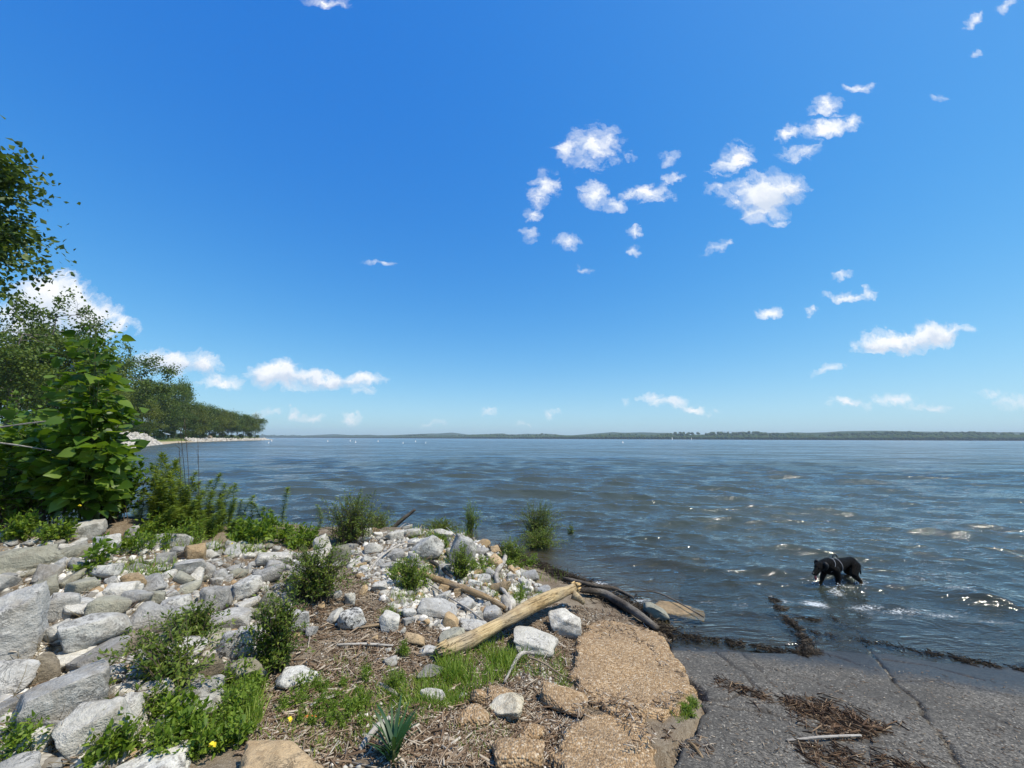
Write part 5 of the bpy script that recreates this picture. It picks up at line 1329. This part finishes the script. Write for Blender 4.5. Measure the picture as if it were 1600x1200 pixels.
def put_tree(meshes, label, loc, s_=1.0, rz=0.0, group=None, name='tree', sz=None):
    r = thing(name, label, 'tree', tuple(loc), rz, group); r.scale = (s_, s_, s_ * (sz or 1))
    ob('trunk', meshes[0], r); ob('crown', meshes[1], r); return r
# near tree hanging into the picture from the left
nb = np.array([-20.9, 9.5, float(hs(-17.5, 8.6)) - .1])
put_tree(tree_meshes(11, 12.5, 4.0, 6.2, 26, 56000, .20, r0=.26, lean=(1.6, .4), mat='tree3', flat=.75, per_clump=34, sub=9, spread=.115), 'tall small-leaved tree reaching in over the bank with drooping sprays', nb, name='overhanging_tree')
# trees on the cove's far side
TV = {
    'a': tree_meshes(21, 18, 7.0, 1.6, 18, 17000, .40, mat='tree', flat=.8, per_clump=60, spread=.15),
    'b': tree_meshes(22, 18, 6.8, 1.0, 18, 15000, .42, mat='tree2', flat=.8, per_clump=60, spread=.16),
    'c': tree_meshes(23, 18, 7.2, 4.5, 13, 13000, .42, mat='tree', flat=.8, per_clump=60, sub=5, spread=.12),
    'd': tree_meshes(24, 18, 6.2, .5, 18, 15000, .45, mat='tree3', flat=.8, per_clump=70, spread=.18),
    'e': tree_meshes(25, 18, 7.0, .6, 18, 13000, .48, mat='tree2', flat=.8, per_clump=70, spread=.18),
}
def inland(px, depth, h=1.45):
    """walk back along a pixel column until it is well up the peninsula"""
    for _ in range(40):
        q = atdepth(px, 684, depth)
        if pen_h(q[0], q[1]) >= h: break
        depth *= 1.015
    return depth
def pen_tree(v, px, top, depth, label, group=None, base=1.4, ws=1.0):
    depth = inland(px, depth); q = atdepth(px, 684, depth); tp = atdepth(px, top, depth)
    base = max(.3, pen_h(q[0], q[1]))
    s_ = (tp[2] - base) / 18.6
    o_ = put_tree(TV[v], label, (q[0], q[1], base), s_ * ws, g.uniform(0, 6.28), group, sz=1 / ws)
    return o_
pen_tree('c', 55, 445, 50, 'open-crowned tall oak seen behind the broad-leaved bush', ws=.8)
pen_tree('a', 5, 480, 54, 'dense tree left of the open-crowned oak')
pen_tree('b', 120, 560, 60, 'warm green tree just behind the broad-leaved bush')
pen_tree('e', 60, 560, 58, 'low spreading tree behind the bush, on the cove shore', ws=1.2)
pen_tree('d', -60, 560, 60, 'dark tree at the back of the cove')
pen_tree('c', 182, 532, 78, 'oak with flat open boughs reaching towards the water', ws=.9)
pen_tree('e', 160, 600, 84, 'lower warm green tree under the flat-boughed oak')
pen_tree('a', 240, 581, 104, 'large round-headed oak on the peninsula above the white riprap', ws=.95)
pen_tree('c', 272, 588, 112, 'oak with thin open top beside the round-headed one', ws=.75)
pen_tree('b', 212, 610, 108, 'broad warm green tree below the round-headed oak')
pen_tree('d', 256, 632, 124, 'dark low tree standing behind the bare grey snags')
for i, (v, px, top, dp) in enumerate([('e', 294, 628, 172), ('d', 312, 626, 186), ('b', 326, 632, 196), ('e', 342, 636, 214), ('d', 356, 640, 232), ('a', 370, 641, 250), ('e', 383, 644, 275)]):
    pen_tree(v, px, top, dp, 'tree in the row along the grassy peninsula shore', 'trees along the peninsula', 1.5, ws=1.05)
for i, (v, px, top, dp) in enumerate([('d', 285, 640, 190), ('a', 303, 642, 215), ('d', 322, 645, 235), ('b', 347, 647, 260), ('d', 362, 650, 285), ('a', 380, 651, 310)]):
    pen_tree(v, px, top, dp, 'lower tree filling the gaps of the peninsula row', 'filler trees along the peninsula', 2.0, ws=1.15)
pen_tree('a', 398, 649, 318, 'rounded dark tree standing at the tip of the peninsula', base=1.0, ws=.95)
for px, top, dp, ws in [(140, 640, 70, 1.6), (40, 640, 62, 1.7), (90, 645, 66, 1.7), (190, 650, 95, 1.6), (225, 655, 112, 1.4), (240, 662, 118, 1.3), (262, 664, 128, 1.4)]:
    pen_tree('d', px, top, dp, 'low dark undergrowth tree on the shaded cove shore', 'undergrowth trees on the cove shore', 1.0, ws)
for px, dp in [(282, 150), (292, 168), (303, 178), (316, 190), (332, 205), (348, 225), (362, 245), (376, 270), (390, 300), (402, 320), (268, 130), (250, 115), (225, 100), (205, 88), (185, 76)]:
    dp = inland(px, dp, 1.2); q = atdepth(px, 684, dp); k = g.uniform(.17, .27)
    put_tree(TV['de'[px % 2]], 'low bush growing along the foot of the peninsula trees', (q[0], q[1], pen_h(q[0], q[1]) - .2), k * 1.3, g.uniform(0, 6.28), 'bushes at the foot of the peninsula trees', 'shore_bush', .8)
# bare grey snags
def snag_np(seed, H, n):
    gg = np.random.default_rng(seed); parts = []
    tr_ = smooth_path([[0, 0, -.3], [gg.normal() * .2, 0, H * .5], [gg.normal() * .4, 0, H]], 8); parts.append(tube(tr_, np.linspace(.17, .04, 8), 6, True, .1, seed))
    for i in range(n):
        f = gg.uniform(.25, .9); b0 = np.array([np.interp(f * H, tr_[:, 2], tr_[:, 0]), 0, f * H]); a = gg.uniform(0, 6.28)
        e = b0 + np.array([math.cos(a) * .5, math.sin(a) * .5, .75]) * H * gg.uniform(.2, .45) * (1.1 - f * .5)
        m_ = (b0 + e) / 2 + np.array([math.cos(a), math.sin(a), -.3]) * .25
        parts.append(tube(smooth_path([b0, m_, e], 6), np.linspace(.07, .015, 6), 5, False, .1, i))
        for j in range(3):
            s0 = b0 + (e - b0) * gg.uniform(.4, .95); s1_ = s0 + nrmz(gg.normal(size=3) + np.array([0, 0, .6])) * H * .12; parts.append(tube([s0, (s0 + s1_) / 2, s1_], [.03, .022, .01], 4, False))
    return parts
for i, (px, top, dp, lab) in enumerate([(292, 628, 118, 'bare grey dead tree on the peninsula with spreading forks'), (272, 634, 112, 'slim bare dead tree next to the spreading one'), (228, 655, 100, 'pale leaning dead trunk above the white riprap'), (182, 618, 72, 'bare pale limb rising beside the broad-leaved bush')]):
    dp = inland(px, dp); q = atdepth(px, 684, dp); tp = atdepth(px, top, dp); H = tp[2] - 1.0
    tag(ob('dead_tree', tube_mesh('dead_tree', snag_np(600 + i, H, 9), WOOD['grey']), None, (q[0], q[1], 1.0)), lab, 'dead tree')
# white riprap and pale shore rocks on the peninsula: too small to pick apart
gg = np.random.default_rng(17)
def shore_rocks(name, label, pts, zr, smin, smax, n, mat, wid):
    Pp = smooth_path(pts, 40); k = gg.uniform(0, 38.9, n); i = k.astype(int); f = (k - i)[:, None]
    q = Pp[i] * (1 - f) + Pp[i + 1] * f
    u_ = gg.uniform(0, 1, n)
    T_ = Pp[i + 1] - Pp[i]; nn = np.stack([-T_[:, 1], T_[:, 0]], 1); nn /= np.linalg.norm(nn, axis=1, keepdims=True)
    q = q + nn * (u_ * wid)[:, None]; z = -.2 + u_ * zr
    sc = gg.uniform(smin, smax, n); Q, _ = np.linalg.qr(gg.normal(size=(n, 3, 3)))
    V = (ICO1[None] * gg.uniform(.6, 1.2, (n, 1, 3)) * gg.uniform(.75, 1.15, (n, len(ICO1), 1))) @ Q * sc[:, None, None] * .5
    V += np.concatenate([q, z[:, None]], 1)[:, None, :]
    F = ICO1F[None] + (np.arange(n) * len(ICO1))[:, None, None]
    stuff(ob(name, mesh_np(name, V.reshape(-1, 3), F.reshape(-1, 3), mat)), label, 'rocks')
def shpt(px, dpt): q = atdepth(px, 684, dpt); return (q[0], q[1])
m_rip = litter_mat('bleached_riprap', [(.27, .25, .225), (.40, .375, .335), (.52, .49, .44)])
shore_rocks('riprap_bank', 'heap of white riprap along the cove shore of the peninsula', [(-64, 60), (-72, 72), (-90, 96), (-108, 120)], 3.4, .5, 1.3, 1500, m_rip, 4.5)
shore_rocks('shore_rocks', 'pale rocks along the waterline near the peninsula tip', [(-150, 184), (-176, 240), (-206, 318), (-221, 354)], 1.6, .6, 1.8, 800, m_rip, 4.0)
m_sand = plain('sand_heap', (.45, .33, .22), .95, .1, .2)
q = atdepth(322, 684, inland(322, 185)); V, F = rock_np(777, 4, 6, 1.0, False, .6)
tag(ob('sand_heap', mesh_np('sand_heap', V, F, m_sand, True), None, (q[0], q[1], pen_h(q[0], q[1]) + .5), (.1, .05, .4), (7.0, 5.0, 3.4)), 'tan heap of earth at the foot of the peninsula trees', 'earth heap')
# pale picnic canopy among the trees
q = atdepth(254, 684, inland(254, 122)); r = thing('picnic_canopy', 'small white picnic canopy under the peninsula trees', 'canopy', (q[0], q[1], pen_h(q[0], q[1])), .3)
mw_ = plain('white_canvas', (.75, .75, .72), .7, .2)
V = np.array([[-2, -1.5, 2.1], [2, -1.5, 2.1], [2, 1.5, 2.1], [-2, 1.5, 2.1], [0, 0, 2.9], [-2, -1.5, 1.85], [2, -1.5, 1.85], [2, 1.5, 1.85], [-2, 1.5, 1.85]])
ob('roof', mesh_np('roof', V, [np.array([[0, 1, 4], [1, 2, 4], [2, 3, 4], [3, 0, 4]]), np.array([[5, 6, 1, 0], [6, 7, 2, 1], [7, 8, 3, 2], [8, 5, 0, 3]])], mw_), r)
for sx_, sy_ in ((-1, -1), (1, -1), (1, 1), (-1, 1)): ob('post', tube_mesh('post', [tube([[sx_ * 1.9, sy_ * 1.4, 0], [sx_ * 1.9, sy_ * 1.4, 2.1]], [.05, .05], 6)], mw_), r)

# ------------------------------------------------------------------ buoys and sailing boats far out
m_white = plain('white_hull', (.82, .82, .80), .5, .4); m_sail = plain('sail_cloth', (.85, .85, .84), .8, .2)
def lathe(prof, n=14):
    P = np.array([[r * math.cos(2 * PI * j / n), r * math.sin(2 * PI * j / n), z] for r, z in prof for j in range(n)])
    return P, np.array([[i * n + j, i * n + (j + 1) % n, (i + 1) * n + (j + 1) % n, (i + 1) * n + j] for i in range(len(prof) - 1) for j in range(n)])
Vb, Fb = lathe([(.01, -.4), (.42, -.35), (.5, 0), (.42, .25), (.24, .4), (.2, 1.3), (.14, 1.45), (.01, 1.5)])
me_b = mesh_np('buoy', Vb, Fb, m_white, True); band_v, band_f = lathe([(.22, .85), (.225, 1.05)]); m_ob = plain('orange_band', (.7, .25, .03), .5)
me_band = mesh_np('marker_band', band_v, band_f, m_ob, True)
for px, py, s_ in [(420.5, 691.5, 1.0), (425, 688.5, 1.0), (512.5, 689, 1.0), (547.5, 688.5, 1.0), (556, 690.5, 1.1), (591, 689, 1.0), (630, 691.8, 1.0), (649.5, 689.5, 1.0), (665.5, 691.5, .9)]:
    hz = 685 - (800 - px) * math.tan(ROLL); dp = CAMZ * FPX / max(2.0, py + 1 - hz)
    q = atdepth(px, hz, dp); r = thing('buoy', 'white can buoy floating in the line off the peninsula', 'buoy', (q[0], q[1], 0), 0, 'white buoys off the peninsula'); k = .72 * s_ * min(1.0, dp / 260); r.scale = (k, k, k)
    ob('float', me_b, r); ob('marker_band', me_band, r)
q = atdepth(973, 692, CAMZ * FPX / 6.5); r = thing('buoy', 'lone low white buoy in open water', 'buoy', (q[0], q[1], 0)); r.scale = (1, 1, .6); ob('float', me_b, r); ob('marker_band', me_band, r)
hullV = []
for t in np.linspace(0, 1, 9):
    wd = 1.1 * math.sin(PI * min(1, .25 + t * .75)) ** .8 + .02; x = -3.5 + 7 * t
    hullV += [(x, -wd, .9), (x, -wd * .6, -.2), (x, wd * .6, -.2), (x, wd, .9)]
hull_me = mesh_np('hull', np.array(hullV), np.array([[i * 4 + j, i * 4 + j + 1, (i + 1) * 4 + j + 1, (i + 1) * 4 + j] for i in range(8) for j in range(3)] + [[i * 4 + 3, i * 4, i * 4 + 4, i * 4 + 7] for i in range(8)]), m_white)
sail_me = mesh_np('mainsail', np.array([[0, 0, 1.6], [-3.2, .15, 1.6], [0, 0, 10], [0, .04, 1.6], [-3.2, .19, 1.6], [0, .04, 10], [-1.4, .5, 4.5]]), np.array([[0, 1, 6], [1, 2, 6], [2, 0, 6], [3, 6, 4], [4, 6, 5], [5, 6, 3]]), m_sail)
jib_me = mesh_np('jib', np.array([[.3, 0, 1.4], [3.3, 0, 1.1], [.2, 0, 8.5], [1.3, -.35, 3.2]]), np.array([[0, 1, 3], [1, 2, 3], [2, 0, 3]]), m_sail)
mast_me = tube_mesh('mast', [tube([[0, 0, .5], [0, 0, 10.4]], [.08, .05], 6)], m_white)
for px, dp, s_, lab in [(1050.5, 1150, .95, 'white sailing boat far out before the wooded shore'), (1080.5, 1250, .85, 'smaller white sailing boat beyond the first one')]:
    hz = 685 - (800 - px) * math.tan(ROLL); q = atdepth(px, hz, dp); r = thing('sailing_boat', lab, 'boat', (q[0], q[1], 0), .6); r.scale = (s_,) * 3
    for nm, me in (('hull', hull_me), ('mast', mast_me), ('mainsail', sail_me), ('jib', jib_me)): ob(nm, me, r)
# dark post in the cove
q = at(188, 757, 0); tag(ob('mooring_stake', tube_mesh('mooring_stake', [tube([[0, 0, -.5], [.01, 0, .12], [.0, 0, .30]], [.035, .033, .03], 8, True, .08)], WOOD['wet']), None, (q[0], q[1], 0)), 'short dark stake standing in the cove water', 'stake')

# ------------------------------------------------------------------ the dog
def capsule_chain(pts):
    parts = []
    for (p0, r0), (p1, r1) in zip(pts[:-1], pts[1:]):
        p0, p1 = np.array(p0), np.array(p1); L = np.linalg.norm(p1 - p0); n = max(2, int(L / (min(r0, r1) * .35)) + 1)
        for t in np.linspace(0, 1, n): parts.append((ICOS[2][0] * (r0 + (r1 - r0) * t) + p0 + (p1 - p0) * t, ICOS[2][1]))
    return parts
parts = []
parts += capsule_chain([((.22, 0, .46), .110), ((.10, 0, .46), .122), ((-.05, 0, .478), .105), ((-.2, 0, .50), .080), ((-.33, 0, .50), .090)])
parts += capsule_chain([((.24, 0, .40), .085), ((.18, 0, .40), .095)])
parts += capsule_chain([((.22, 0, .52), .092), ((.34, .0, .515), .076), ((.44, .01, .49), .070)])
parts += capsule_chain([((.46, .015, .49), .078), ((.50, .02, .472), .070)])                      # skull
parts += capsule_chain([((.53, .024, .445), .052), ((.60, .03, .402), .040), ((.64, .034, .378), .033)])   # muzzle
parts += capsule_chain([((.52, .022, .41), .03), ((.60, .03, .345), .019)])                        # lower jaw
parts += capsule_chain([((-.40, 0, .52), .035), ((-.49, -.01, .47), .028), ((-.53, -.01, .36), .022), ((-.54, 0, .26), .014)])
for s_, el, wr, pw in ((1, (.17, .10, .30), (.20, .10, .15), (.21, .10, .04)), (-1, (.24, -.10, .31), (.33, -.10, .17), (.36, -.10, .05))):
    parts += capsule_chain([((.20, .085 * s_, .42), .075), (el, .048), (wr, .031), (pw, .028), ((pw[0] + .045, pw[1], pw[2] - .02), .030)])
for s_, kn, hk, pw in ((1, (-.22, .10, .31), (-.36, .105, .18), (-.31, .105, .05)), (-1, (-.34, -.10, .30), (-.52, -.105, .20), (-.54, -.105, .06))):
    parts += capsule_chain([((-.33, .065 * s_, .45), .085), (kn, .058), (hk, .033), (pw, .026), ((pw[0] + .045, pw[1], pw[2] - .03), .029)])
V, F = cat_mesh(parts)
tmp = ob('tmp_dog', mesh_np('tmp_dog', V, F, None))
md = tmp.modifiers.new('r', 'REMESH'); md.mode = 'VOXEL'; md.voxel_size = .010
md = tmp.modifiers.new('s', 'SMOOTH'); md.iterations = 7; md.factor = .5
dg = bpy.context.evaluated_depsgraph_get()
dog_me = bpy.data.meshes.new_from_object(tmp.evaluated_get(dg)); dog_me.name = 'body'
bpy.data.objects.remove(tmp)
m_dog, nt = new_mat('black_and_tan_fur')
t = objvec(nt, False)[0]; sx3 = nd(nt, 'ShaderNodeSeparateXYZ', {0: t})
nz_ = noise_t(nt, t, 14, 3, .6); fz = nd(nt, 'ShaderNodeMapping', {'Vector': t, 'Scale': (6, 30, 30)}).outputs[0]; nf = noise_t(nt, fz, 9, 4, .7)
low = ramp(nt, mathn(nt, 'ADD', sx3.outputs[2], mathn(nt, 'MULTIPLY', mathn(nt, 'SUBTRACT', nz_, .5), .10)), [(.15, 1.0), (.22, 0.0)])
col = mixc(nt, low, mixc(nt, nf, (.002, .002, .002), (.007, .0065, .0065)), (.12, .06, .025))
out(nt, pbsdf(nt, col, .6, bump(nt, nf, .9, .02), .09))
dog_me.materials.clear(); dog_me.materials.append(m_dog)
dog_me.polygons.foreach_set('use_smooth', np.ones(len(dog_me.polygons), bool))
dp0 = at(1306, 918, .0)
dz = float(ramp_z(dp0[0], dp0[1])) + .0
dog = thing('dog', 'black dog with tan legs and pale harness wading through the shallows', 'dog', (dp0[0] + .12, dp0[1] + .06, max(dz, -.085)), math.atan2(-.26, -.96))
dog.scale = (.83, .83, .83)
ob('body', dog_me, dog)
m_ear = plain('black_ear', (.010, .009, .009), .6, .3); m_tongue = plain('pink_tongue', (.45, .10, .10), .4, .5); m_strap = plain('pale_harness_webbing', (.30, .30, .31), .7, .3); m_eye = plain('dark_eye', (.01, .008, .006), .1, .6); m_nose = plain('black_nose', (.012, .012, .013), .3, .5)
for s_ in (1, -1):
    cy = .02 + s_ * .075
    ob('ear', tube_mesh('ear', [tube(smooth_path([[.45, .02 + s_ * .055, .552], [.435, cy, .552], [.43, cy + s_ * .018, .507], [.45, cy + s_ * .016, .445]], 8), [.014, .022, .030, .036, .036, .030, .02, .006], 8)], m_ear), dog)
    e_ = ICOS[2][0] * .011 + np.array([.545, .024 + s_ * .044, .482]); ob('eye', mesh_np('eye', e_, ICOS[2][1], m_eye, True), dog)
ob('nose', mesh_np('nose', ICOS[2][0] * np.array([.018, .022, .016]) + np.array([.672, .036, .388]), ICOS[2][1], m_nose, True), dog)
tg, tf = ICOS[2]
ob('tongue', mesh_np('tongue', tg * np.array([.014, .018, .045]) + np.array([.612, .03, .315]), tf, m_tongue, True), dog)
def ring(cx, cz, ry, rz_, lean_, w=.014):
    n = 28; parts_ = []
    A_ = np.linspace(0, 2 * PI, n, endpoint=False)
    Vv, Ff = [], []
    for k, a_ in enumerate(A_):
        for dx in (-w, w):
            for rr_ in (1.0, 1.05): Vv.append((cx + dx + lean_ * math.sin(a_) * rz_, math.cos(a_) * ry * rr_, cz + math.sin(a_) * rz_ * rr_))
    for k in range(n):
        a_, b_ = k * 4, ((k + 1) % n) * 4
        for i0, i1 in ((0, 1), (1, 3), (3, 2), (2, 0)): Ff.append([a_ + i0, a_ + i1, b_ + i1, b_ + i0])
    return np.array(Vv), np.array(Ff)
V, F = cat_mesh([ring(.06, .464, .119, .122, .0, .004), ring(.225, .48, .105, .115, -.6, .004)])
hs_ = ob('harness', mesh_np('harness', V, F, m_strap, True), dog)
ob('handle', tube_mesh('handle', [tube(smooth_path([[.0, 0, .605], [.03, 0, .645], [.09, 0, .648], [.12, 0, .605]], 9), [.010] * 9, 6)], m_ear), hs_)
# ------------------------------------------------------------------ water splashing round the dog's legs
gg = np.random.default_rng(3); parts = []
for lx, ly in ((.21, .1), (.36, -.1), (-.31, .1), (-.54, -.1), (-.4, -.1), (-.1, -.1)):
    for i in range(26):
        a_ = gg.uniform(0, 6.28); rr_ = abs(gg.normal()) * .07 + .02; z_ = abs(gg.normal()) * .035
        c_ = np.array([lx * .93 + math.cos(a_) * rr_, ly * .93 + math.sin(a_) * rr_, z_])
        parts.append((ICO1 * gg.uniform(.003, .009) * gg.uniform(.7, 1.4, (len(ICO1), 1)) + c_, ICO1F))
V, F = cat_mesh(parts); m_spl = plain('splash_drops', (.75, .78, .78), .25, .5)
o_ = stuff(ob('water_splash', mesh_np('water_splash', V, F, m_spl, True), None, (dp0[0] + .12, dp0[1] + .06, .01), (0, 0, math.atan2(-.26, -.96))), 'white splashes round the legs of the dog', 'splash')

# ------------------------------------------------------------------ summer haze over the lake
m_haze, nt = new_mat('lake_haze')
pv = nd(nt, 'ShaderNodeVolumePrincipled', {'Color': (.72, .84, .95, 1), 'Density': 0.00014, 'Anisotropy': .1})
nd(nt, 'ShaderNodeOutputMaterial', {'Volume': pv})
hv = np.array([[x, y, z] for z in (-4, 120) for y in (-700, 6600) for x in (-7500, 7500)], float)
stuff(ob('haze', mesh_np('haze', hv, np.array([[0, 2, 3, 1], [4, 5, 7, 6], [0, 1, 5, 4], [2, 6, 7, 3], [0, 4, 6, 2], [1, 3, 7, 5]]), m_haze)), 'thin summer haze over the lake', 'haze')
